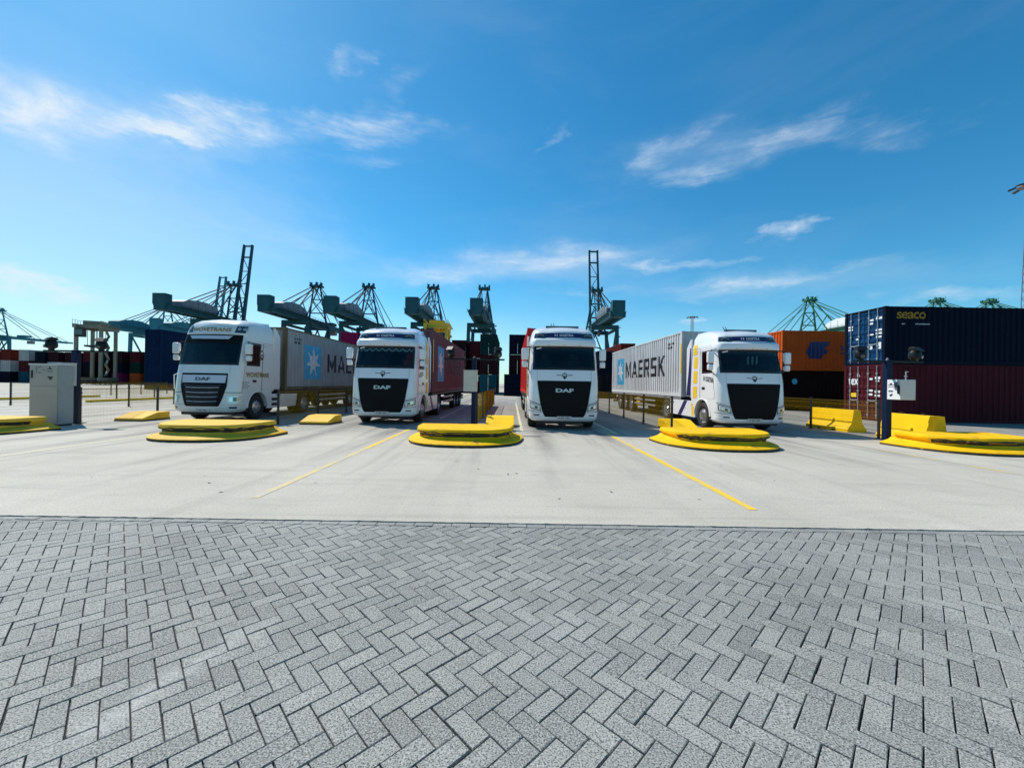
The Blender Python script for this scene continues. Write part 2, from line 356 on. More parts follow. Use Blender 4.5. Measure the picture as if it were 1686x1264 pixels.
def copy_tree(o, parent=None):
    c = o.copy(); col.objects.link(c)
    if parent: c.parent = parent
    for ch in list(o.children): copy_tree(ch, c)
    return c

TXT = {}
def text_shape(s, bold=.0, res=3):
    """outline of a word as (verts, faces), scaled to the unit box -0.5..0.5"""
    k = (s, bold)
    if k in TXT: return TXT[k]
    cu = bpy.data.curves.new('word', 'FONT'); cu.body = s; cu.size = 1; cu.offset = bold; cu.resolution_u = res
    ob = bpy.data.objects.new('word', cu); me = ob.to_mesh()
    vs = [(v.co.x, v.co.y) for v in me.vertices]; fs = [tuple(p.vertices) for p in me.polygons]
    ob.to_mesh_clear(); bpy.data.objects.remove(ob); bpy.data.curves.remove(cu)
    x0 = min(v[0] for v in vs); x1 = max(v[0] for v in vs); y0 = min(v[1] for v in vs); y1 = max(v[1] for v in vs)
    TXT[k] = ([((x - x0) / (x1 - x0) - .5, (y - y0) / (y1 - y0) - .5) for x, y in vs], fs); return TXT[k]
def flat_shape(shape, w, h, cuts, fn, name, m, parent, italic=0.):
    """lay a flat 2-D shape (unit box) on a surface: cut it at the u values in cuts, then map (u, v) -> 3-D by fn"""
    vs, fs = shape
    me = bpy.data.meshes.new(name); me.from_pydata([(x * w + italic * y * h, y * h, 0) for x, y in vs], [], fs)
    bm = bmesh.new(); bm.from_mesh(me)
    bmesh.ops.remove_doubles(bm, verts=bm.verts, dist=1e-5)
    bmesh.ops.triangulate(bm, faces=bm.faces[:])
    lo = min(v.co.x for v in bm.verts); hi = max(v.co.x for v in bm.verts)
    for c in cuts:
        if lo < c < hi:
            bmesh.ops.bisect_plane(bm, geom=bm.verts[:] + bm.edges[:] + bm.faces[:], plane_co=(c, 0, 0), plane_no=(1, 0, 0), dist=1e-6)
    for v in bm.verts: v.co = Vector(fn(v.co.x, v.co.y))
    bm.to_mesh(me); bm.free(); me.update()
    return link(name, me, m, parent)
def block_letters(word):
    """tall bold capitals drawn as bars (the livery lettering), as one unit-box shape"""
    G = {'M': (.90, [[(0, 0), (.17, 0), (.17, 1), (0, 1)], [(.73, 0), (.90, 0), (.90, 1), (.73, 1)], [(.17, .64), (.45, 0), (.45, .36), (.17, 1)], [(.45, 0), (.73, .64), (.73, 1), (.45, .36)]]),
         'A': (.84, [[(0, 0), (.18, 0), (.42, .80), (.42, 1), (.33, 1)], [(.66, 0), (.84, 0), (.51, 1), (.42, 1), (.42, .80)], [(.24, .2), (.60, .2), (.552, .36), (.288, .36)]]),
         'E': (.62, [[(0, 0), (.18, 0), (.18, 1), (0, 1)]] + [[(.18, a), (.62, a), (.62, b), (.18, b)] for a, b in ((0, .17), (.42, .58), (.83, 1))]),
         'R': (.74, [[(0, 0), (.18, 0), (.18, 1), (0, 1)], [(.18, .83), (.55, .83), (.55, 1), (.18, 1)], [(.18, .40), (.55, .40), (.55, .57), (.18, .57)], [(.55, .40), (.64, .40), (.72, .5), (.72, .9), (.64, 1), (.55, 1)], [(.34, .40), (.55, 0), (.74, 0), (.52, .40)]]),
         'S': (.66, [[(0, .83), (.66, .83), (.66, 1), (0, 1)], [(0, .57), (.18, .57), (.18, .83), (0, .83)], [(0, .42), (.66, .42), (.66, .57), (0, .57)], [(.48, .17), (.66, .17), (.66, .42), (.48, .42)], [(0, 0), (.66, 0), (.66, .17), (0, .17)]]),
         'K': (.74, [[(0, 0), (.18, 0), (.18, 1), (0, 1)], [(.18, .36), (.72, 1), (.50, 1), (.18, .60)], [(.25, .443), (.53, 0), (.74, 0), (.38, .597)]])}
    vs, fs, x = [], [], 0
    for ch in word:
        w, polys = G[ch]
        for pl in polys:
            o = len(vs); vs += [(x + a, b) for a, b in pl]; fs.append(tuple(range(o, o + len(pl))))
        x += w + .17
    W = x - .17
    return [(a / W - .5, b - .5) for a, b in vs], fs
def poly_shape(pts):
    return (pts, [tuple(range(len(pts)))])
def star_shape(n=7, r=.42):
    vs = [(0, 0)]; fs = []
    for i in range(2 * n):
        a = math.pi / 2 + math.pi * i / n; rr = .5 if i % 2 == 0 else .5 * r
        vs.append((rr * math.cos(a), rr * math.sin(a)))
    for i in range(2 * n): fs.append((0, 1 + i, 1 + (i + 1) % (2 * n)))
    return vs, fs

# ------------------------------------------------------------------ ground
EDGE_Y = 4.60
def sheet(name, poly, z, m, kind='structure'):
    me = bpy.data.meshes.new(name); me.from_pydata([(x, y, z) for x, y in poly], [], [tuple(range(len(poly)))]); me.update()
    o = link(name, me, m); o['kind'] = kind; return o
yard = MB(); yard.prism([(-3000, EDGE_Y + .018)] + [(-9 + k * .06, EDGE_Y + .016 + rnd.gauss(0, .0035) + (.012 if rnd.random() < .05 else 0)) for k in range(300)] + [(3000, EDGE_Y + .018), (3000, 3500), (-3000, 3500)], 'z', 0, -.3)
struct(yard.build('concrete_yard', concrete, smooth=0))
pave = sheet('pavement', [(-3000, -3000), (3000, -3000), (3000, EDGE_Y + .012), (-3000, EDGE_Y + .012)], -.016, joint_mat)
def brick_mesh(poly, ztop, mb=None, bev=.003, deep=.05, jit=None):
    """a paver from its outline (counter-clockwise, metres)"""
    n = len(poly); cx = sum(p[0] for p in poly) / n; cy = sum(p[1] for p in poly) / n
    vs = []
    for sc, z in ((0, ztop - deep), (0, ztop - bev), (bev, ztop)):
        for x, y in poly:
            d = math.hypot(x - cx, y - cy); k = 1 - (sc * 1.5 / d if d > 1e-6 else 0)
            vs.append((cx + (x - cx) * k, cy + (y - cy) * k, z + (jit(x, y) if jit else 0)))
    fs = [tuple(range(2 * n, 3 * n))]
    for lv in (0, 1):
        for i in range(n): fs.append((lv * n + i, lv * n + (i + 1) % n, (lv + 1) * n + (i + 1) % n, (lv + 1) * n + i))
    (mb or MB()).add(vs, fs)
    return vs, fs
def clip_y(poly, ymax):
    out = []
    for i in range(len(poly)):
        a = poly[i]; b = poly[(i + 1) % len(poly)]
        if a[1] <= ymax: out.append(a)
        if (a[1] - ymax) * (b[1] - ymax) < 0:
            t = (ymax - a[1]) / (b[1] - a[1]); out.append((a[0] + (b[0] - a[0]) * t, ymax))
    return out
def pavers():
    W = .106; J = .0031; H = math.sqrt(.5); ang = R(-.6); ca, sa = math.cos(ang), math.sin(ang)
    U = (H * ca + H * sa, -H * ca + H * sa); V = (H * ca - H * sa, H * ca + H * sa)
    top = EDGE_Y - .118
    bricks = []
    for a in range(-75, 76):
        for b in range(-28, 40):
            p, q = a + 2 * b, a - 2 * b
            for k in (0, 1):
                (u0, u1, v0, v1) = (p, p + 2, q, q + 1) if k == 0 else (p + 2, p + 3, q - 1, q + 1)
                u0 = u0 * W + J; u1 = u1 * W - J; v0 = v0 * W + J; v1 = v1 * W - J
                poly = [(u * U[0] + v * V[0], u * U[1] + v * V[1] + 1.9) for u, v in ((u0, v0), (u1, v0), (u1, v1), (u0, v1))]
                cx = sum(t[0] for t in poly) / 4; cy = sum(t[1] for t in poly) / 4
                # the field has crept apart along a few wavering joints
                mv = 0.
                for sxx, ph, am in ((-.18, 0., .0034), (-2.3, 1.7, .0022), (1.9, .6, .0022)):
                    mv += am * (1 if cx > sxx + .16 * math.sin(cy * 2.1 + ph) else -1)
                poly = [(qx + mv, qy) for qx, qy in poly]; cx += mv
                if cy < .25 or abs(cx) > 8.2 or min(t[1] for t in poly) > top - .02: continue
                bricks.append((cx, cy, k, poly))
    def seen(cx, cy): return cy > 1.62 and abs(cx) < 1.30 * cy
    order = sorted((b for b in bricks if seen(b[0], b[1]) and max(t[1] for t in b[3]) < top), key=lambda b: b[1])
    own = set(id(b) for b in order[:300])
    # four shared brick shapes per direction, two with a knocked-off corner
    protos = {}
    for k in (0, 1):
        base = next(b for b in order if b[2] == k); rel = [(x - base[0], y - base[1]) for x, y in base[3]]
        for variant in range(5):
            pl = list(rel)
            if variant in (1, 2, 3):
                i = variant; a = pl[i]; pr = pl[i - 1]; nx = pl[(i + 1) % 4]; c1, c2 = (.10, .05) if variant != 2 else (.035, .16)
                if variant == 3: c1, c2 = .03, .05
                pl[i:i + 1] = [(a[0] + (pr[0] - a[0]) * c1, a[1] + (pr[1] - a[1]) * c1), (a[0] + (nx[0] - a[0]) * c2, a[1] + (nx[1] - a[1]) * c2)]
            vs, fs = brick_mesh(pl, 0); mb = MB(); mb.add(vs, fs); protos[k, variant] = mb.mesh('brick', 30)
    field = MB()
    for b in bricks:
        cx, cy, k, poly = b
        dz = rnd.uniform(-.0022, .0018); tx, ty = rnd.gauss(0, .006), rnd.gauss(0, .006); rot = rnd.gauss(0, .006)
        if id(b) in own:
            variant = rnd.choices(range(5), (4, .8, .8, 1.6, 2.6))[0]
            o = link('brick', protos[k, variant], paver, pave, loc=(cx + rnd.gauss(0, .0006), cy + rnd.gauss(0, .0006), dz))
            o.rotation_euler = (tx, ty, rot)
        else:
            pl = [(qx + rnd.gauss(0, .0009), qy + rnd.gauss(0, .0009)) for qx, qy in poly]
            if max(t[1] for t in poly) > top:
                pl = clip_y(pl, top - rnd.uniform(0, .012))
                if len(pl) < 3 or max(t[1] for t in pl) - min(t[1] for t in pl) < .02: continue
            elif rnd.random() < .22:
                i = rnd.randrange(4); a = pl[i]; pr = pl[i - 1]; nx = pl[(i + 1) % 4]; c1, c2 = rnd.uniform(.03, .12), rnd.uniform(.03, .10)
                pl = pl[:i] + [(a[0] + (pr[0] - a[0]) * c1, a[1] + (pr[1] - a[1]) * c1), (a[0] + (nx[0] - a[0]) * c2, a[1] + (nx[1] - a[1]) * c2)] + pl[i + 1:]
            brick_mesh(pl, dz, field, jit=lambda x, y: (x - cx) * ty - (y - cy) * tx)
    f = field.build('brick_field', paver, pave, 30, fix=False); f['kind'] = 'stuff'
    # the stretcher course along the edge of the concrete
    edge = MB(); vs, fs = brick_mesh([(-.103, -.046), (.103, -.046), (.103, .046), (-.103, .046)], 0); edge.add(vs, fs); me = edge.mesh('edge_brick', 30)
    x = -8.2
    while x < 8.2:
        o = link('edge_brick', me, paver, pave, loc=(x, EDGE_Y - .066 + rnd.gauss(0, .003), rnd.uniform(-.003, .002))); o.rotation_euler = (rnd.gauss(0, .006), rnd.gauss(0, .006), rnd.gauss(0, .008)); x += .2125
pavers()
def lane_line(x, y0, y1, w, m):
    segs = []; n = max(2, int((y1 - y0) / .25)); L = []; Rr = []
    for i in range(n + 1):
        y = y0 + (y1 - y0) * i / n; L.append((x - w / 2 + rnd.gauss(0, .004), y)); Rr.append((x + w / 2 + rnd.gauss(0, .004), y))
    me = MB(); me.add([(a, b, .004) for a, b in L] + [(a, b, .004) for a, b in Rr], [(i, n + 1 + i, n + 2 + i, i + 1) for i in range(n)])
    return struct(me.build('yellow_lane_line', m, smooth=0))
lane_line(-10.2, 7.2, 11.6, .11, line_pale); lane_line(-10.2, 19, 30, .11, line_pale)
lane_line(-3.47, 5.45, 9.6, .11, line_faded); lane_line(-3.47, 9.6, 14.0, .12, line_yellow); lane_line(-3.2, 18, 34, .11, line_pale)
lane_line(3.19, 5.25, 13.2, .12, line_yellow); lane_line(3.5, 13.2, 34, .11, line_pale)
lane_line(9.85, 6.6, 11.4, .12, line_faded); lane_line(.36, 13.5, 34, .11, line_pale); lane_line(9.95, 19, 34, .11, line_pale)

# ------------------------------------------------------------------ shipping containers
PITCH = .279
def corr_pts(L, m=.17, depth=.036):
    """breakpoints (u, depth) of the trapezoidal corrugation between two corner posts"""
    n = int((L - 2 * m) / PITCH); st = (L - 2 * m) / n; pts = []
    for i in range(n):
        u = m + i * st
        pts += [(u, 0), (u + st * .37, 0), (u + st * .50, depth), (u + st * .87, depth)]
    pts.append((L - m, 0)); return pts
def corr_depth(L, y):
    pts = corr_pts(L)
    if y <= pts[0][0] or y >= pts[-1][0]: return 0
    for (a, da), (b, db) in zip(pts, pts[1:]):
        if a <= y <= b: return da + (db - da) * (y - a) / (b - a)
    return 0
CM = {}
CW = 1.219
def container_meshes(L, H):
    k = (L, H)
    if k in CM: return CM[k]
    d = {}
    f = MB()
    for sx in (-1, 1):
        x0, x1 = sorted((sx * (CW - .006), sx * (CW - .16)))
        for y0, y1 in ((.006, .17), (L - .17, L - .006)): f.box(x0, x1, y0, y1, .12, H - .12)
        xr = sorted((sx * (CW - .012), sx * (CW - .09)))
        f.box(xr[0], xr[1], .17, L - .17, H - .075, H - .012); f.box(xr[0], xr[1], .17, L - .17, .012, .165)
    for y0, y1 in ((.012, .10), (L - .10, L - .012)):
        f.box(-CW + .16, CW - .16, y0, y1, H - .12, H - .012); f.box(-CW + .16, CW - .16, y0, y1, .012, .16)
    for sx in (-1, 1):
        for y0, y1 in ((0, .178), (L - .178, L)):
            for z0, z1 in ((0, .12), (H - .12, H)):
                x0, x1 = sorted((sx * CW, sx * (CW - .163))); f.box(x0, x1, y0, y1, z0, z1)
    d['frame'] = f.mesh('frame', 0)
    pts = corr_pts(L)
    for s, nm in ((-1, 'l'), (1, 'r')):
        w = MB(); w.grid([[(s * (CW - .022 - dd), u, z) for u, dd in pts] for z in (.16, H - .07)]); d['side' + nm] = w.mesh('side_wall', 0, False)
    ep = corr_pts(2 * CW, .16, .045); w = MB(); w.grid([[(u - CW, .03 + dd, z) for u, dd in ep] for z in (.15, H - .115)]); d['end'] = w.mesh('end_wall', 0, False)
    r = MB(); r.box(-CW + .09, CW - .09, .09, L - .09, H - .05, H - .03); d['roof'] = r.mesh('roof', 0)
    f2 = MB(); f2.box(-CW + .09, CW - .09, .09, L - .09, .03, .15); d['floor'] = f2.mesh('underfloor', 0)
    for s, nm in ((-1, 'dl'), (1, 'dr')):
        w = MB(); a, b = sorted((s * .008, s * (CW - .165))); prof = [(.16, .03), (.22, .03)]
        z = .22; n = 5; hz = (H - .40) / n
        for i in range(n): prof += [(z + .06, .03), (z + .10, .062), (z + hz - .10, .062), (z + hz - .06, .03)]; z += hz
        prof += [(H - .125, .03)]
        rows = [[(x, y if j in (1, 2) else .03, zz) for j, x in enumerate((a, a + .07, b - .07, b))] for zz, y in prof]
        w.grid(rows); d[nm] = w.mesh('door', 0, False)
        lb = MB()
        for q in (.30, .80):
            x = s * q; lb.tube((x, .0, .10), (x, .0, H - .06), .022, 6)
            for zz in (.25, .9, 1.5, H - .5): lb.box(x - .05, x + .05, -.02, .04, zz, zz + .07)
            lb.bar((x, -.012, 1.05), (x + .34 * (-1 if q > .5 else 1) * s * .9, -.012, 1.02), .03, .05)
        d[nm + 'b'] = lb.mesh('lock_bar', 0)
    CM[k] = d; return d
def container(label, loc, m, rz=0, L=12.19, H=2.896, doors_near=False, cat='shipping container', group=None, far_end=True, frame=None, bars=None):
    t = thing('shipping_container', label, cat, loc, rz, group); d = container_meshes(L, H)
    link('frame', d['frame'], frame or m, t); link('side_wall', d['sidel'], m, t); link('side_wall', d['sider'], m, t)
    link('roof', d['roof'], m, t)
    def ends(door, y, rot):
        if door:
            for nm in ('dl', 'dr'):
                o = link('door', d[nm], m, t); o.location = (0, y, 0); o.rotation_euler = (0, 0, rot)
                link('lock_bar', d[nm + 'b'], bars or galv, o)
        else:
            o = link('end_wall', d['end'], m, t); o.location = (0, y, 0); o.rotation_euler = (0, 0, rot)
    ends(doors_near, 0, 0)
    if far_end: ends(not doors_near, L, math.pi)
    return t
def on_side(t, L, s, shape, yc, zc, w, h, m, name='lettering', off=.004):
    """print laid over the corrugated side wall of a container"""
    cuts = [s * (y - yc) for y, _ in corr_pts(L)]
    return flat_shape(shape, w, h, cuts, lambda u, v: (s * (CW - .022 - corr_depth(L, yc + s * u) + off), yc + s * u, zc + v), name, m, t)
def on_end(t, shape, xc, zc, w, h, m, name='lettering', y=.02):
    return flat_shape(shape, w, h, [], lambda u, v: (xc + u, y, zc + v), name, m, t)
def cpaint(name, c, rough=.62, fade=.12, rust=True, streak=None):
    return mat('container ' + name, c, rough, var=fade, vs=.8, spec=.06, dirt=((.12, .055, .03), (.66, .78), 1.7) if rust else None,
               streak=((streak or tuple(min(1, x * 1.25 + .02) for x in c)), (.45, .75), (2.5, 2.5, .25)))
c_grey = cpaint('pale grey', (.56, .58, .58), streak=(.46, .46, .44))
c_dkgrey = cpaint('weathered grey', (.40, .40, .385), streak=(.30, .298, .285))
c_rustframe = cpaint('rusty grey frame', (.20, .15, .085), streak=(.09, .055, .028))
c_pink = cpaint('faded rose', (.185, .094, .098), streak=(.15, .078, .08))
c_brightred = cpaint('bright red', (.60, .022, .018), rust=False)
c_navy = cpaint('navy', (.0028, .0068, .019), streak=(.0024, .0056, .015))
c_navy_sunlit = cpaint('sunlit navy', (.006, .05, .13), streak=(.004, .03, .09))  # sunlit copy of the navy paint, for the doors that face the sun
c_blue = cpaint('blue', (.003, .017, .055), streak=(.0025, .012, .04))
c_maroon = cpaint('maroon', (.080, .0115, .017), streak=(.06, .009, .013))
c_dkmaroon = cpaint('dark maroon', (.030, .009, .011), streak=(.022, .008, .010))
c_brown = cpaint('dark brown', (.013, .005, .005), streak=(.010, .004, .004))
c_orange = cpaint('orange', (.58, .092, .014), streak=(.46, .074, .013))
c_teal = cpaint('dark teal', (.008, .032, .034), streak=(.007, .024, .027))
c_turq = cpaint('turquoise', (.010, .075, .10), streak=(.009, .06, .085))
c_magenta = cpaint('magenta', (.20, .008, .066), streak=(.16, .008, .055))
c_red = cpaint('rust red', (.14, .018, .014), streak=(.11, .016, .013))
c_green = cpaint('dark green', (.006, .034, .026), streak=(.005, .026, .02))
c_white = cpaint('reefer white', (.26, .275, .29), rust=False)
c_black = cpaint('near black', (.008, .008, .010), rust=False)
star_blue = mat('star panel blue', (.06, .42, .62), .5, var=.15, vs=2, dirt=((.3, .33, .35), (.60, .8), 4))
star_white = mat('star white', (.72, .72, .70), .5, var=.1, vs=3)

def star_livery(t, L, s, yp, ym, letters=black_print, wordw=6.7):
    on_side(t, L, s, poly_shape([(-.5, -.5), (.5, -.5), (.5, .5), (-.5, .5)]), yp, 1.40, 1.75, 1.75, star_blue, 'star_panel', .004)
    on_side(t, L, s, star_shape(), yp, 1.42, 1.5, 1.55, star_white, 'star', .008)
    on_side(t, L, s, block_letters('MAERSK'), ym, 1.46, wordw, 1.02, letters, 'lettering', .004)
def code_marks(t, L, s, y, m):
    """rows of small serial numbers near the end of a side wall: too small to read, built as dashes"""
    for row, (z, w) in enumerate(((2.45, .9), (2.28, .7))):
        for k in range(9):
            if k in (4,): continue
            on_side(t, L, s, poly_shape([(-.5, -.5), (.5, -.5), (.5, .5), (-.5, .5)]), y + s * k * .085 * w, z, .05, .11, m, 'serial_mark', .004)

# stacks at the side of the yard
H4 = 2.896
def stack_right():
    rz = R(-90)
    t = container('maroon container with its doors in the sun and white letters, under the navy one', (18.6, 21.25, 0), c_maroon, rz, doors_near=True)
    on_end(t, text_shape('tex', .02), -.62, 2.05, .62, .42, white_print)
    on_end(t, poly_shape([(-.5, -.5), (.5, -.5), (.5, .5), (-.5, .5)]), -.62, 1.30, .38, .22, yellow_print, 'sticker', .024)
    for x, z, w, h in ((.45, 2.15, .18, .1), (.82, 2.2, .3, .12), (.82, 2.05, .2, .08), (.42, 1.55, .28, .1), (.42, 1.35, .25, .1), (.82, 1.5, .3, .12), (.82, 1.3, .3, .1), (-.3, 2.35, .16, .14)):
        on_end(t, poly_shape([(-.5, -.5), (.5, -.5), (.5, .5), (-.5, .5)]), x, z, w, h, white_print, 'data_print', .022)
    t = container('navy container with doors painted a sunlit tone and gold lettering on its long side', (18.6, 21.25, H4), c_navy, rz, doors_near=True)
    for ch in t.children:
        if ch.name.startswith('door'): ch.material_slots[0].material = c_navy_sunlit  # one paint in two tones: doors brightened as in sun, walls darkened as in shade
    on_side(t, 12.19, 1, text_shape('seaco', .018), 1.35, 2.45, 1.45, .34, gold_print)
    for y, w in ((.95, .14), (1.62, .14), (2.0, .5)): on_side(t, 12.19, 1, poly_shape([(-.5, -.5), (.5, -.5), (.5, .5), (-.5, .5)]), y, 2.02, w, .06, mirror_grey, 'small_print')
    for x, z, w, h in ((.42, 2.3, .24, .1), (.42, 2.12, .2, .1), (.85, 2.35, .34, .12), (.85, 1.75, .34, .1), (.85, 1.58, .34, .1), (.85, 1.40, .3, .1), (.42, 1.55, .26, .08), (.88, .95, .22, .34), (.40, .9, .2, .22), (-.85, 2.1, .3, .1), (-.85, 1.95, .3, .1), (-.4, 1.4, .2, .08)):
        on_end(t, poly_shape([(-.5, -.5), (.5, -.5), (.5, .5), (-.5, .5)]), x, z, w, h, white_print, 'data_print', .022)
    t = container('dark brown container with a round blue sticker, under the orange one', (19.5, 30.2, 0), c_brown, rz, doors_near=False)
    on_side(t, 12.19, 1, poly_shape([(.5 * math.cos(a * .3927), .5 * math.sin(a * .3927)) for a in range(16)]), .95, 2.10, .42, .42, star_blue, 'sticker')
    t = container('orange container with a dark blue emblem on its long side', (19.5, 30.2, H4), c_orange, rz, doors_near=False)
    em = [(-.5, -.12), (-.30, .48), (.5, .5), (.42, .20), (.30, .20), (.30, .02), (.44, .02), (.38, -.22), (.24, -.22), (.16, -.5), (-.36, -.5)]
    on_side(t, 12.19, 1, poly_shape(em), 2.6, 1.50, 1.75, 1.25, navy_print, 'emblem')
    for z in (1.75, 1.55, 1.3): on_side(t, 12.19, 1, poly_shape([(-.5, -.5), (.5, -.5), (.5, .5), (-.5, .5)]), 4.35, z, .22, .16, navy_print, 'emblem')
stack_right()
def stack(x, y, cols, where, H=H4, rz=0, group='containers stacked in the yard', near=True, L=12.19):
    words = {1: ['alone'], 2: ['lower in', 'upper in'], 3: ['bottom of', 'middle of', 'top of'], 4: ['lowest of', 'second up in', 'third up in', 'top of']}[len(cols)]
    for i, (nm, m) in enumerate(cols):
        container(f'{nm} container, {words[i]} the stack {where}' if len(cols) > 1 else f'{nm} container standing {where}', (x, y, i * H), m, rz, H=H, doors_near=near, group=group, far_end=False, L=L, bars=m)
BL = ('deep blue', c_blue); NV = ('navy', c_navy); DM = ('dark maroon', c_dkmaroon); MR = ('maroon', c_maroon); TL = ('dark teal', c_teal); GY = ('grey', c_dkgrey)
TQ = ('turquoise', c_turq); MG = ('magenta', c_magenta); RD = ('rust red', c_red); GR = ('dark green', c_green); OR = ('orange', c_orange); BK = ('near black', c_black); BR = ('dark brown', c_brown); WH = ('white', c_white)
stack(-52.0, 58.0, [BL, BL, BL], 'beside the truck with gold lettering')
stack(-23.6, 57.8, [DM, NV, MG], 'seen over the weathered grey container')
stack(-20.4, 58.4, [NV, DM, MG], 'behind the cab with the lace curtain')
stack(-8.8, 66.0, [NV, MR, DM], 'behind the rose container')
stack(-6.0, 67.0, [DM, BR, MR], 'behind the middle terminal camera bar')
stack(-3.45, 57.6, [TQ, DM, TL], 'with turquoise base past the yellow fence')
stack(.72, 57.4, [NV, DM, NV], 'standing alone beside the red container')
stack(.15, 53.2, [NV], 'at the end of the lane beyond the red container', L=6.06)
stack(11.6, 49.0, [BK, NV], 'between the red and sunlit grey containers')
stack(19.3, 67.0, [DM, NV, RD], 'behind the sunlit grey container')
FAR = 'containers in the long far row'
spec = [[NV, GY, RD], [TQ, MR, GY], [NV, DM, NV], [DM, BR, DM], [NV, DM, DM], [BR, NV, MR], [NV, BR, NV], [MG, NV, DM], [OR, GR, MR], [NV, GR, DM], [NV, DM, DM], [BK, MR, DM], [NV, WH, WH], [NV, BL, DM], [MR, NV], [BR, DM, NV]]
names = ['at the picture edge', 'with a turquoise base by the edge', 'two along from the turquoise base', 'just short of the grey cabinet', 'behind the grey cabinet', 'second behind the grey cabinet', 'before the front leg of the beige carrier',
         'with a magenta base under the beige carrier', 'with an orange base under the beige carrier', 'past the orange base', 'at the hind leg of the beige carrier', 'beyond the hind leg of the beige carrier', 'with two white reefers on it', 'next to the white reefers', 'far behind the three blue ones', 'last behind the three blue ones']
x = -126.0
for cols, nm in zip(spec, names):
    stack(x, 100 + rnd.uniform(-.4, .4), cols, nm, H=2.6 if rnd.random() < .6 else 2.75, group=FAR); x += 3.95
x = -130
for i in range(3): stack(-130.0 - i * 3.95, 100.3, [RD if i == 1 else NV, DM, BR], ['beyond the picture edge, first', 'beyond the picture edge, second', 'beyond the picture edge, third'][i], H=2.6, group=FAR)

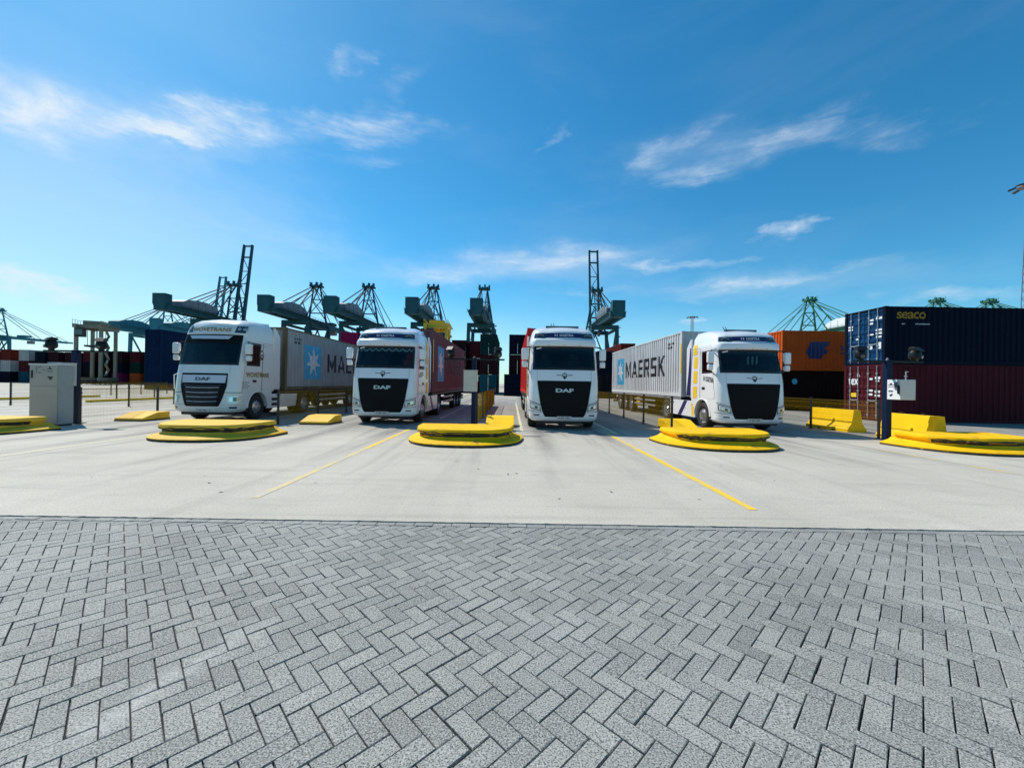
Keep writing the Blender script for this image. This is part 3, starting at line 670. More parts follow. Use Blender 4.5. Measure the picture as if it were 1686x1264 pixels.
# ------------------------------------------------------------------ quay cranes
def crane_meshes(up):
    P = {}
    hw = 6.5
    def leg(y, s):
        m = MB(); m.bar((s * (hw + .7), y, .8), (s * hw, y, 34), 1.7, 1.7); m.box(s * (hw + .7) - 1.3, s * (hw + .7) + 1.3, y - 4, y + 4, 0, 1.6); return m
    P['leg'] = [leg(0, -1), leg(0, 1), leg(24, -1), leg(24, 1)]
    m = MB()
    for y in (0, 24):
        m.box(-hw, hw, y - .8, y + .8, 13, 15); m.box(-hw - .8, hw + .8, y - .9, y + .9, 31.8, 34)
    for s in (-1, 1):
        m.bar((s * (hw + .4), .8, 14), (s * (hw + .4), 23.2, 14), 1.3, 1.7); m.bar((s * hw, .8, 32), (s * hw, 23.2, 32), 1.1, 1.3)
        m.bar((s * (hw + .2), 12, 14.5), (s * hw, 1, 31.5), .8); m.bar((s * (hw + .2), 12, 14.5), (s * hw, 23, 31.5), .8)
    m.bar((-hw, 24, 15), (0, 24, 31.8), .6); m.bar((hw, 24, 15), (0, 24, 31.8), .6)
    P['portal_beam'] = [m]
    gs = []
    for s in (-1, 1):
        g = MB(); g.box(s * 2.9 - .75, s * 2.9 + .75, -27, 27, 34, 36.6); gs.append(g)
    P['girder'] = gs
    w = MB()
    for s in (-1, 1):
        w.box(s * 4.3 - .5, s * 4.3 + .5, -24, 27, 36.3, 36.45)
        for y in range(-24, 28, 3): w.bar((s * 4.75, y, 36.45), (s * 4.75, y, 37.6), .09)
        w.bar((s * 4.75, -24, 37.55), (s * 4.75, 27, 37.55), .09); w.bar((s * 4.75, -24, 37.0), (s * 4.75, 27, 37.0), .07)
    for y in range(-26, 28, 6): w.box(-2.2, 2.2, y - .4, y + .4, 34.4, 36)
    P['walkway'] = [w]
    b = MB(); b.prism([(-3.0, 41.6), (3.0, 41.6), (3.0, 37.0), (1.7, 33.8), (-1.7, 33.8), (-3.0, 37.0)], 'y', -28.4, -24.4)
    P['counterweight_house'] = [b]
    # grey hump-backed machinery house
    h = MB(); prof = [(-19, 37.0), (-19, 39.6), (-16, 40.8), (-10, 41.8), (-3, 41.9), (3, 40.6), (5.5, 39.0), (5.5, 37.0)]
    h.prism(prof, 'x', -3.6, 3.6)
    for y in (-14, -9, -4, 1): h.box(-3.75, -3.55, y - .15, y + .15, 37.0, 40.8); h.box(3.55, 3.75, y - .15, y + .15, 37.0, 40.8)
    P['machinery_house'] = [h]
    a = MB()
    for s in (-1, 1):
        a.bar((s * 5.6, 24, 34), (s * 1.9, 22.6, 57.5), .95, .85, .6, .6)
        a.bar((s * 4.0, 3, 36.5), (s * 1.7, 21.6, 57.2), .55); a.bar((s * 4.9, 23.7, 38), (s * 3.0, 12, 46.5), .4)
    a.bar((-4.3, 23.6, 42), (4.3, 23.6, 42), .6); a.bar((-3, 23, 50), (3, 23, 50), .5)
    a.bar((-4.3, 23.6, 42), (3, 23, 50), .35); a.bar((4.3, 23.6, 42), (-3, 23, 50), .35)
    P['apex_frame'] = [a]
    tp = MB(); tp.box(-3.4, 3.4, 20.2, 24.6, 57.2, 58.1)
    for x, y, hh in ((-2.6, 21, 1.6), (-1.2, 23.5, 1.1), (.4, 21.4, 1.9), (1.6, 23.6, 1.2), (2.9, 22, 1.7), (-3.2, 24, .9)): tp.box(x - .5, x + .5, y - .6, y + .6, 58.1, 58.1 + hh)
    for x, y in ((-3.3, 20.4), (0, 24.4), (3.2, 20.6)): tp.bar((x, y, 58.1), (x, y, 60.6), .12)
    P['apex_platform'] = [tp]
    st = MB()
    for s in (-1, 1):
        st.bar((s * 1.8, 21.6, 57.6), (s * 2.9, -18.5, 37.0), .42); st.bar((s * 1.5, 21.6, 56.6), (s * 2.9, -8, 37), .32)
    P['backstay'] = [st]
    bm_ = MB(); fs = MB(); L = 51
    if up: dirv = Vector((0, math.sin(R(9)), math.cos(R(9))))
    else: dirv = Vector((0, 1, 0))
    nrm = Vector((0, 0, 1)) if not up else Vector((0, -math.cos(R(9)), math.sin(R(9))))
    o = Vector((0, 26.5, 35.3))
    for s in (-1, 1): bm_.bar(o + Vector((s * 2.7, 0, 0)), o + Vector((s * 2.5, 0, 0)) + dirv * L, 1.15, 2.2, .95, 1.5)
    for k in (.0, .14, .32, .5, .66, .84, .985):
        bm_.bar(o + Vector((-2.6, 0, 0)) + dirv * L * k, o + Vector((2.6, 0, 0)) + dirv * L * k, .8 if k in (.84, .985) else .42)
    for i, (k0, k1) in enumerate(((.14, .32), (.32, .5), (.5, .66), (.66, .84))):
        s = 1 if i % 2 else -1; bm_.bar(o + Vector((s * 2.4, 0, 0)) + dirv * L * k0, o + Vector((-s * 2.4, 0, 0)) + dirv * L * k1, .3)
    bm_.box(-3.3, 3.3, -.01, .01, 0, .01) if False else None
    P['boom'] = [bm_]
    for s in (-1, 1):
        if up:
            fs.bar((s * 1.6, 22.8, 57.4), o + Vector((s * 2.6, 0, 0)) + dirv * 26 + nrm * .9, .3)
            fs.bar(o + Vector((s * 3.3, 0, 0)) + dirv * 8 + nrm * 1.2, (s * 4.6, 21.0, 38), .3)
        else:
            fs.bar((s * 1.8, 22.8, 57.6), o + Vector((s * 2.6, 0, 1.0)) + dirv * 46, .34); fs.bar((s * 1.6, 22.8, 57.0), o + Vector((s * 2.6, 0, 1.0)) + dirv * 24, .34)
    P['forestay'] = [fs]
    tr = MB(); ty = 6 if up else 40; tr.box(-3.2, 3.2, ty - 3, ty + 3, 36.7, 38.4) if not up else tr.box(-2.2, 2.2, ty - 2.5, ty + 2.5, 33.0, 35.5)
    P['trolley'] = [tr]
    cb = MB(); cb.box(.8, 2.0, 20, 22.6, 30.6, 32.9) if up else cb.box(-2, 2, 43.5, 46.5, 31.2, 33.9)
    P['operator_cab'] = [cb]
    lf = MB()
    for s, y in ((-1, 24), (1, 0)):
        for k in range(6): lf.bar((s * (hw + 1.1), y - .3, 3 + k * 5), (s * (hw + 1.1), y + 2.2, 8 + k * 5), .22); lf.box(s * (hw + 1.5) - .5, s * (hw + 1.5) + .5, y - 1, y + 2.6, 7.8 + k * 5, 7.95 + k * 5)
    P['stairway'] = [lf]
    return {k: [m.mesh(k, 0) for m in v] for k, v in P.items()}
CRM = {False: crane_meshes(False), True: crane_meshes(True)}
def crane(label, x, y, up, paint, house, cables=cable_grey, box=True):
    t = thing('quay_crane', label, 'quay crane', (x, y, 0), 0, 'ship to shore cranes along the quay')
    for k, ms in CRM[up].items():
        if k == 'counterweight_house' and not box: continue
        for me in ms: link(k, me, {'machinery_house': house, 'backstay': cables or paint, 'forestay': cables or paint, 'operator_cab': house_grey}.get(k, paint), t)
    return t
crane('dark green quay crane with raised boom above the truck with gold lettering', -166, 216, True, steel_hazy_green, house_grey)
crane('dark green quay crane above the weathered grey container, its boom lowered', -117, 216, False, steel_hazy_green, house_grey)
crane('dark green quay crane with lowered boom, next before the cab with the lace curtain', -86, 216, False, steel_hazy_green, house_grey)
crane('dark green quay crane rising behind the yellow straddle carrier', -47.6, 216, False, steel_hazy_green, house_grey)
crane('dark green quay crane over the stack with the turquoise base', -17.3, 216, False, steel_hazy_green, house_grey)
crane('dark green quay crane with raised boom above the red container', 49.5, 216, True, steel_hazy_green, house_grey)
crane('light green quay crane with white machinery house above the orange container', 189, 233, False, steel_green2, house_white, steel_green2)
crane('light green quay crane top over the gold lettered navy container', 267, 230, False, steel_green2, house_white, steel_green2)
crane('light green quay crane top close to the tall lamp mast', 300, 230, False, steel_green2, house_white, steel_green2)
crane('blue quay crane behind the beige straddle carrier', -268, 288, False, steel_blue, steel_blue, box=False)
crane('blue quay crane with raised boom, farther off behind a green one', -238, 294, True, steel_blue, steel_blue)
crane('blue quay crane boom reaching in from the picture edge', -441, 322, False, steel_blue, steel_blue, box=False)

# ------------------------------------------------------------------ straddle carriers and lamp masts
def straddle(label, loc, rz, m, sc=1.):
    t = thing('straddle_carrier', label, 'straddle carrier', loc, rz, 'straddle carriers'); t.scale = (sc, sc, sc)
    W, L, H = 2.25, 4.6, 13.6
    for sx in (-1, 1):
        for sy in (-1, 1):
            b = MB(); b.bar((sx * W, sy * (L - 1.0), 1.6), (sx * W, sy * (L - 1.0), H), .55, .75); b.build('leg', m, t)
        b = MB(); b.box(sx * W - .3, sx * W + .3, -L, L, .9, 1.7); b.build('bogie_beam', m, t)
        b = MB(); b.box(sx * W - .35, sx * W + .35, -L, L, H, H + .9); b.build('top_beam', m, t)
        for k in range(4):
            w = MB(); y = -L + .9 + k * (2 * L - 1.8) / 3; w.lathe([(.05, -.22), (.62, -.22), (.7, -.12), (.7, .12), (.62, .22), (.05, .22)], (sx * W, y, .7), 'x', 16); w.build('wheel', rubber, t)
    for sy in (-1, 1):
        b = MB(); b.box(-W + .35, W - .35, sy * (L - 1.0) - .35, sy * (L - 1.0) + .35, H + .05, H + .85); b.build('cross_beam', m, t)
    b = MB(); b.box(-1.7, 1.7, -2.2, 1.6, H + .9, H + 2.0); b.box(-1.2, 1.2, 1.6, 3.4, H + .9, H + 1.6); b.build('engine_house', m, t)
    b = MB(); b.box(-1.9, -.4, -L - .6, -L + 1.0, H - 2.2, H - .2); c = b.build('operator_cab', dark_metal, t)
    b = MB(); b.box(-1.8, -.5, -L - .62, -L - .605, H - 1.7, H - .5); b.build('cab_window', lamp_dark, c)
    b = MB(); b.box(-1.15, 1.15, -3.0, 3.0, 9.2, 9.6)
    for sx in (-1, 1):
        for sy in (-1, 1): b.tube((sx * .9, sy * 2, 9.6), (sx * .9, sy * 2, H + .1), .06, 6)
    b.build('spreader', dark_metal, t)
    b = MB()
    for k in range(8): z = 2.2 + k * 1.4; b.bar((W + .45, -2.6 + (k % 2) * 1.6, z), (W + .45, -1.0 - (k % 2) * 1.6, z + 1.4), .5, .10)
    b.bar((W + .45, -L - .4, H + .9), (W + .45, L, H + .9), .9, .08); b.build('stairway', m, t)
    b = MB()
    for sx in (-1, 1):
        for y in range(9): b.bar((sx * (W + .3), -L + y * 1.15, H + .9), (sx * (W + .3), -L + y * 1.15, H + 1.9), .06)
        b.bar((sx * (W + .3), -L, H + 1.9), (sx * (W + .3), L, H + 1.9), .06)
    b.build('guard_rail', m, t); return t
straddle('yellow straddle carrier towering behind the rose container', (-17.2, 92, 0), R(4), carrier_yellow)
straddle('beige straddle carrier standing in front of the far container row', (-97.0, 93.5, 0), R(24), carrier_beige, .93)
def mast(label, loc, H, wb, wt_, rz=0):
    t = thing('lamp_mast', label, 'lamp mast', loc, rz, 'lattice lamp masts')
    def half(z): return wb + (wt_ - wb) * z / H
    for sx in (-1, 1):
        for sy in (-1, 1):
            b = MB(); b.tube((sx * half(0), sy * half(0), 0), (sx * half(H), sy * half(H), H), .07, 6); b.build('corner_tube', mast_steel, t)
    b = MB(); z = 0; i = 0
    while z < H - 1:
        st = max(1.2, half(z) * 2.0); z2 = min(H, z + st); a, c = half(z), half(z2)
        for u in ((-1, -1, 1, -1), (1, -1, 1, 1), (1, 1, -1, 1), (-1, 1, -1, -1)):
            p = (u[0] * a, u[1] * a, z); q = (u[2] * c, u[3] * c, z2)
            b.bar(p, q, .05); b.bar((u[0] * c, u[1] * c, z2), q, .05)
        z = z2; i += 1
    b.build('lattice', mast_steel, t)
    b = MB(); b.tube((0, 0, 2), (0, 0, H), .05, 6); b.box(-half(H * .42) - .4, half(H * .42) + .4, -.9, .9, H * .42, H * .42 + .1); b.build('ladder', mast_steel, t)
    b = MB(); b.lathe([(.9, 0), (1.9, 0), (1.9, .25), (.9, .25)], (0, 0, H), 'z', 12)
    for k in range(8): a = k * math.pi / 4; b.bar((0, 0, H + .1), (2.6 * math.cos(a), 2.6 * math.sin(a), H + .1), .12)
    b.build('lamp_ring', mast_steel, t)
    for k in range(8):
        a = k * math.pi / 4; c, s = math.cos(a), math.sin(a); b = MB()
        b.bar((2.1 * c, 2.1 * s, H + .22), (3.1 * c, 3.1 * s, H - .1), .6, .26); b.build('floodlight', dark_metal, t)
    b = MB(); b.bar((0, 0, H), (0, 0, H + 1.6), .06); b.build('lightning_rod', mast_steel, t)
    return t
mast('tall lattice lamp mast near the picture edge', (101.4, 78.5, 0), 42.0, 1.15, .5)
mast('thin lamp mast far off above the sunlit grey container', (102, 228, 0), 41, 1.0, .55)
# ------------------------------------------------------------------ trucks
class Cab:
    """outer skin of a cab as a function of t (0 front centre, 1 corner start, 2 corner end, 3 rear edge; negative on the -x side) and z"""
    def __init__(s, sec, yr): s.sec = sec; s.yr = yr
    def at(s, z):
        S = s.sec
        if z <= S[0][0]: return S[0][1:]
        for a, b in zip(S, S[1:]):
            if z <= b[0]:
                k = (z - a[0]) / (b[0] - a[0]); return tuple(p + (q - p) * k for p, q in zip(a[1:], b[1:]))
        return S[-1][1:]
    def rear(s, z): return s.yr if z >= 1.119 else .78
    def P(s, t, z, off=0.):
        sg = -1 if t < 0 else 1; t = abs(t); w, yf, bow, rc = s.at(z); a = w - rc
        if t <= 1:
            x = a * t; y = yf + bow * t * t; dy = 2 * bow * t / a; n = math.hypot(1, dy); nx, ny = dy / n, -1 / n
        elif t <= 2:
            th = (t - 1) * math.pi / 2; x = a + rc * math.sin(th); y = yf + bow + rc * (1 - math.cos(th)); nx, ny = math.sin(th), -math.cos(th)
        else:
            y0 = yf + bow + rc; y = y0 + (t - 2) * (s.rear(z) - y0); x = w; nx, ny = 1, 0
        return (sg * (x + off * nx), y + off * ny, z)
    def tf(s, x, z):
        sg = -1 if x < 0 else 1; x = abs(x); w, yf, bow, rc = s.at(z); a = w - rc
        if x <= a: return sg * x / a
        return sg * (1 + math.asin(min(1, (x - a) / rc)) * 2 / math.pi)
    def ts(s, sg, y, z):
        w, yf, bow, rc = s.at(z); y0 = yf + bow + rc
        if y >= y0: return sg * (2 + (y - y0) / (s.rear(z) - y0))
        return sg * (1 + math.acos(max(-1, min(1, 1 - (y - yf - bow) / rc))) * 2 / math.pi)
    def patch(s, name, l, r, z0, z1, m, parent, off=.006, thick=.02, nt=8, nz=4, slope=0.):
        rows = []; rim = []
        for i in range(nz + 1):
            z = z0 + (z1 - z0) * i / nz; a = l(z) if callable(l) else l; b = r(z) if callable(r) else r
            ts = [a + (b - a) * j / nt for j in range(nt + 1)]; dz = [slope * max(0, abs(q) - .85) for q in ts]
            rows.append([s.P(q, z + d, off) for q, d in zip(ts, dz)]); rim.append([s.P(q, z + d, off - thick) for q, d in zip(ts, dz)])
        mb = MB(); mb.grid(rows)
        edge = [(0, j) for j in range(nt + 1)] + [(i, nt) for i in range(1, nz + 1)] + [(nz, j) for j in range(nt - 1, -1, -1)] + [(i, 0) for i in range(nz - 1, 0, -1)]
        top = [rows[i][j] for i, j in edge]; bot = [rim[i][j] for i, j in edge]; n = len(edge)
        mb.add(top + bot, [(k, (k + 1) % n, n + (k + 1) % n, n + k) for k in range(n)])
        return mb.build(name, m, parent, 40, fix=False)
    def word(s, txt, xc, zc, w, h, m, parent, name='lettering', off=.012, bold=.02, italic=0.):
        cuts = [w * (k / 24 - .5) for k in range(1, 24)]
        return flat_shape(text_shape(txt, bold) if isinstance(txt, str) else txt, w, h, cuts, lambda u, v: s.P(s.tf(xc + u, zc + v), zc + v, off), name, m, parent, italic)
    def side_word(s, txt, sg, yc, zc, w, h, m, parent, name='lettering', off=.006, bold=.02, italic=0., rise=0.):
        cuts = [w * (k / 16 - .5) for k in range(1, 16)]
        def fn(u, v): z = zc + v + rise * u; return s.P(s.ts(sg, yc + sg * u, z), z, off)
        return flat_shape(text_shape(txt, bold) if isinstance(txt, str) else txt, w, h, cuts, fn, name, m, parent, italic)
SQ = poly_shape([(-.5, -.5), (.5, -.5), (.5, .5), (-.5, .5)])
SEC_NEW = [(.32, 1.13, .12, .05, .28), (.40, 1.22, .03, .06, .33), (.60, 1.245, .0, .07, .36), (1.08, 1.25, .0, .08, .38), (1.13, 1.25, .0, .08, .38), (1.40, 1.25, .01, .09, .38), (1.74, 1.245, .03, .09, .38),
           (2.04, 1.24, .08, .10, .38), (2.15, 1.235, .11, .10, .37), (2.40, 1.225, .18, .10, .36), (2.70, 1.21, .27, .10, .35), (2.95, 1.20, .34, .10, .34), (2.985, 1.205, .22, .10, .35), (3.06, 1.21, .20, .11, .36), (3.2, 1.20, .22, .12, .38),
           (3.245, 1.19, .27, .12, .39), (3.27, 1.18, .31, .12, .40), (3.36, 1.165, .335, .12, .42), (3.48, 1.14, .375, .12, .44), (3.55, 1.11, .43, .12, .45), (3.64, 1.06, .60, .12, .46), (3.72, 1.0, .86, .11, .48), (3.79, .92, 1.18, .10, .5), (3.82, .84, 1.42, .08, .5)]
SEC_OLD = [(.36, 1.13, .14, .05, .28), (.46, 1.22, .05, .06, .30), (.62, 1.245, .01, .07, .32), (1.08, 1.25, .03, .08, .33), (1.13, 1.25, .03, .08, .33), (1.45, 1.25, .06, .09, .33), (1.80, 1.245, .10, .09, .33),
           (2.10, 1.24, .15, .10, .33), (2.18, 1.235, .18, .10, .32), (2.45, 1.23, .25, .10, .31), (2.75, 1.22, .33, .10, .30), (3.05, 1.21, .41, .10, .30), (3.10, 1.21, .42, .10, .30), (3.2, 1.21, .44, .11, .31), (3.33, 1.20, .47, .12, .33),
           (3.36, 1.20, .45, .12, .34), (3.5, 1.185, .475, .13, .38), (3.66, 1.16, .52, .13, .42), (3.80, 1.11, .62, .13, .46), (3.92, 1.03, .82, .12, .5), (4.0, .90, 1.15, .10, .5), (4.04, .76, 1.5, .08, .5)]
TF = [0, .2, .4, .6, .8, 1]; TCN = [1.15, 1.3, 1.45, 1.6, 1.8, 2]; TS_ = [2.06, 2.15, 2.25, 2.35, 2.47, 2.6, 2.75, 2.9, 3]
TPOS = TF + TCN + TS_
TT = [-t for t in reversed(TPOS[1:])] + TPOS
def wheel(t, x, y, sg, front, r=.505, name='wheel'):
    w = MB(); w.lathe([(.30, -.13), (.34, -.155), (r - .06, -.155), (r - .012, -.12), (r, -.05), (r, .05), (r - .012, .12), (r - .06, .155), (.34, .155), (.30, .13)], (0, 0, 0), 'x', 36, sg)
    for k in range(36):
        a = k * math.pi / 18; 
        w.bar(((-.13) * sg, (r + .001) * math.cos(a), (r + .001) * math.sin(a)), (.13 * sg, (r + .001) * math.cos(a + .05), (r + .001) * math.sin(a + .05)), .035, .012)
    o = w.build(name, rubber, t, 30); o.location = (x, y, r)
    m = MB(); k = 1 if front else -1
    if front: prof = [(.315, .13), (.30, .06), (.25, .05), (.235, .12), (.16, .165), (.155, .19), (.07, .215), (.0, .22)]
    else: prof = [(.315, .13), (.30, .02), (.26, -.06), (.18, -.07), (.17, .03), (.10, .10), (.0, .11)]
    m.lathe(prof, (0, 0, 0), 'x', 30, sg)
    for i in range(10):
        a = 2 * math.pi * i / 10; rr = .20 if front else .215; h0 = .135 if front else -.075
        m.tube((sg * h0, rr * math.cos(a), rr * math.sin(a)), (sg * (h0 + .035), rr * math.cos(a), rr * math.sin(a)), .017, 6)
    m.build('rim', rim_metal, o, 35, fix=True)
    if front:
        h = MB()
        for i in range(10):
            a = 2 * math.pi * (i + .5) / 10; h.tube((sg * .09, .272 * math.cos(a), .272 * math.sin(a)), (sg * .105, .272 * math.cos(a), .272 * math.sin(a)), .028, 8)
        h.build('hand_hole', black_plastic, o, 0)
    return o
def truck(label, loc, old=False, paint=None, word='HOGETRA', fringe=False, pennants=False, red_seat=False, stripes=True, badge=True):
    paint = paint or white_paint
    t = thing('tractor_unit', label, 'truck', loc, 0, 'trucks waiting in the gate lanes')
    YR = 2.45 if old else 2.35
    c = Cab(SEC_OLD if old else SEC_NEW, YR); S = c.sec
    zs = [q[0] for q in S]; zb, zt = (2.18, 3.05) if old else (2.15, 2.95)
    ws = 1.45; s0, s1 = 2.06, (2.47 if not old else 2.47)
    def hole(i, j):
        z = (zs[i] + zs[i + 1]) / 2; tm = abs(TT[j] + TT[j + 1]) / 2
        return zb < z < (zt if tm < 1.5 else (2.95 if not old else 3.05)) and (tm < ws or s0 < tm < s1)
    def skin(off, name, m, par):
        mb = MB(); mb.grid([[c.P(tt, z, off) for tt in TT] for z in zs], hole)
        top = [c.P(tt, zs[-1], off) for tt in TT]; mb.add(top, [tuple(range(len(top)))])
        for i in range(len(zs) - 1):   # rear wall
            z, z2 = zs[i], zs[i + 1]; a, b = c.P(TT[0], z, off), c.P(TT[-1], z, off); a2, b2 = c.P(TT[0], z2, off), c.P(TT[-1], z2, off)
            mb.add([a, b, b2, a2], [(0, 1, 2, 3)])
        return mb.build(name, m, par, 32)
    body = skin(0, 'cab', paint, t)
    skin(-.05, 'cab_lining', liner, body)
    # interior
    m = MB(); m.box(-1.1, 1.1, .45, 2.2, 1.16, 1.24); m.build('cab_floor', liner, body)
    m = MB(); m.prism([(.34, 1.3), (.34, 2.02), (.48, 2.14), (.78, 2.16), (.86, 2.0), (.80, 1.3)], 'x', -1.08, 1.08); m.build('dashboard', black_plastic, body, bevel=.02)
    for sx in (-1, 1):
        m = MB(); m.box(sx * .58 - .26, sx * .58 + .26, 1.02, 1.52, 1.66, 1.84); m.prism([(1.46, 1.8), (1.62, 1.8), (1.80, 2.55), (1.68, 2.56)], 'x', sx * .58 - .26, sx * .58 + .26); m.prism([(1.70, 2.58), (1.81, 2.58), (1.84, 2.82), (1.74, 2.82)], 'x', sx * .58 - .15, sx * .58 + .15)
        m.build('seat', red_cloth if red_seat and sx > 0 else seat_cloth, t, 0, .03)
    m = MB(); pts = []
    for k in range(17):
        a = 2 * math.pi * k / 16; pts.append((.58 + .23 * math.cos(a), .96 + .10 * math.sin(a), 2.10 + .20 * math.sin(a)))
    m.path(pts, .018, 6); m.bar(pts[0], pts[8], .03); m.tube((.58, .96, 2.10), (.58, .72, 1.95), .03, 6); m.build('steering_wheel', black_plastic, t)
    m = MB(); m.box(-.75, -.35, .38, .62, 2.13, 2.15); m.build('paper', white_print, t, 0)
    if fringe:
        m = MB(); n = 72; top = []; bot = []
        for k in range(n + 1):
            q = -1.36 + 2.72 * k / n; z = 2.86 - .10 * abs(math.sin(k * math.pi / 8)) ** 1.2
            top.append(c.P(q, 2.945, -.05)); bot.append(c.P(q, z, -.05))
        b2 = [c.P(-1.36 + 2.72 * k / n, 2.86 - .10 * abs(math.sin(k * math.pi / 8)) ** 1.2 + .05, -.05) for k in range(n + 1)]
        m.grid([bot, b2]); m.build('lace_curtain', lace, t, 0)
        m = MB(); m.grid([[c.P(-1.36 + 2.72 * k / 16, z, -.06) for k in range(17)] for z in (2.79, 2.945)]); m.build('curtain_cloth', liner, t, 0)
    if pennants:
        for k in range(3):
            m = MB(); x = -.12 + k * .16; p = c.P(c.tf(x, 2.6), 2.6, -.09); m.prism([(x, 2.48), (x + .03, 2.42), (x + .06, 2.48), (x + .06, 2.74), (x, 2.74)], 'y', p[1], p[1] + .006); m.build('pennant', mirror_grey, t, 0)
    # glazing
    g = c.patch('windshield', -1.47, 1.47, zb - .01, zt + .01, glass, t, -.012, .004, 24, 6)
    c.patch('frame', -1.48, 1.48, zb - .03, zb + .06, black_plastic, g, .003, .03, 20, 1)
    if old:
        c.patch('frame', -1.48, 1.48, zt - .05, 3.335, grille_black, g, .004, .03, 20, 6)
    else: c.patch('frame', -1.48, 1.48, zt - .05, zt + .02, black_plastic, g, .003, .03, 20, 1)
    for sg in (-1, 1): c.patch('frame', *sorted((sg * 1.36, sg * 1.48)), zb - .03, zt + .02, black_plastic, g, .004, .03, 2, 6)
    for sg in (-1, 1):
        ztw = 2.95 if not old else 3.05
        g = c.patch('side_window', *sorted((sg * (s0 - .01), sg * (s1 + .01))), zb - .01, ztw + .01, glass, t, -.012, .004, 4, 6)
        for a, b in ((s0 - .02, s0 + .03), (s1 - .035, s1 + .02)): c.patch('frame', *sorted((sg * a, sg * b)), zb - .03, ztw + .03, black_plastic, g, .003, .03, 1, 6)
        for z0, z1 in ((zb - .03, zb + .035), (ztw - .035, ztw + .03)): c.patch('frame', *sorted((sg * (s0 - .02), sg * (s1 + .02))), z0, z1, black_plastic, g, .004, .03, 4, 1)
        # door: proud sheet round the window with a handle
        d = c.patch('door', *sorted((sg * 2.0, sg * 2.56)), 1.16, zb - .035, paint, t, .006, .006, 6, 5)
        hy = 1.28 if not old else 1.15
        m = MB(); w = c.at(1.62)[0]; m.box(*sorted((sg * (w + .007), sg * (w + .022))), hy - .13, hy + .10, 1.50, 1.60); m.build('handle', black_plastic, d, 0, .006)
        c.patch('door_seam', *sorted((sg * 2.565, sg * 2.58)), 1.14, 3.1, black_plastic, t, .0025, .003, 1, 8)
        c.patch('door_seam', *sorted((sg * 1.985, sg * 1.997)), 1.14, zb - .03, black_plastic, t, .0025, .003, 1, 5)
        m = MB(); pts = [c.P(sg * (2.58 + (3 - 2.58) * k / 6), 3.12, .003) for k in range(7)]; m.path(pts, .006, 4); m.build('roof_seam', mirror_grey, t)
    # front dress
    if not old:
        def gw(z):
            P_ = ((.47, .66), (.52, .705), (.65, .765), (.94, .84), (1.35, .905), (1.70, .95), (1.73, .94))
            for (a, wa), (b, wb) in zip(P_, P_[1:]):
                if z <= b: return wa + (wb - wa) * max(0, z - a) / (b - a)
            return P_[-1][1]
        c.patch('grille_seam', lambda z: c.tf(-gw(max(.47, z)) - .016, z), lambda z: c.tf(gw(max(.47, z)) + .016, z), .455, 1.745, mirror_grey, t, .003, .02, 18, 24)
        gr = c.patch('grille', lambda z: c.tf(-gw(z), z), lambda z: c.tf(gw(z), z), .47, 1.73, grille_black, t, .014, .05, 18, 24)
        m = MB()
        for k in range(22):
            z = .52 + k * .055; hw = gw(z) - .025
            m.path([c.P(c.tf(-hw + 2 * hw * q / 8, z), z, .017) for q in range(9)], .008, 4)
        m.build('grille_rib', grille_black, gr)
        if badge: c.word('DAF', 0, 1.40, .62, .135, silver_letter, gr, 'lettering', .03, .045)
        # winged shield badge
        shield = poly_shape([(-.5, .5), (-.42, -.1), (0, -.5), (.42, -.1), (.5, .5), (.3, .5), (.24, .0), (0, -.25), (-.24, .0), (-.3, .5)])
        c.word(shield, 0, 1.88, .17, .19, black_print, t, 'badge', .006); c.word(SQ, 0, 1.88, .05, .09, black_print, t, 'badge', .006); c.word(poly_shape([(-.5, .5), (-.25, -.1), (0, .5), (.25, -.1), (.5, .5), (.3, -.5), (-.3, -.5)]), 0, 2.0, .16, .05, black_print, t, 'badge', .006)
        for sg in (-1, 1): c.word(poly_shape([(-.5, .5), (.5, .15), (.5, -.3), (-.5, .0)] if sg < 0 else [(.5, .5), (-.5, .15), (-.5, -.3), (.5, .0)]), sg * .185, 1.93, .20, .045, black_print, t, 'badge', .006)
        mp = c.patch('name_panel', lambda z: c.tf(-.66 - (z - 3.29) * -.25, z), lambda z: c.tf(.66 + (z - 3.29) * -.25, z), 3.29, 3.46, navy_print, t, .008, .03, 12, 3)
        c.word('H', -.29, 3.375, .10, .085, white_print, mp, 'lettering', .016, .02); c.word('OGETRA', .08, 3.375, .50, .085, white_print, mp, 'lettering', .016, .02)
        for sg in (-1, 1):
            l = c.patch('roof_lamp', lambda z, sg=sg: min(sg * (.80 + (z - 3.28) * .5), sg * 1.52), lambda z, sg=sg: max(sg * (.80 + (z - 3.28) * .5), sg * 1.52), 3.275, 3.455, lamp_dark, t, .008, .03, 6, 3)
            am = MB(); am.path([c.P(sg * (.98 + .40 * q / 8), 3.36 + .055 * math.sin(math.pi * min(1, q / 5.5) * .5) - (.02 * max(0, q - 5)), .016) for q in range(9)], .010, 5); am.build('lamp_arc', mirror_grey, l)
            l = c.patch('headlight', lambda z, sg=sg: min(c.tf(sg * (.81 + (z - .66) * .16), z), sg * 1.66), lambda z, sg=sg: max(c.tf(sg * (.81 + (z - .66) * .16), z), sg * 1.66), .655, .865, black_plastic, t, .005, .03, 8, 3, slope=.14)
            c.patch('lens', *sorted((c.tf(sg * .845, .76), sg * 1.6)), .675, .845, lamp_clear, l, .010, .01, 8, 2, slope=.14)
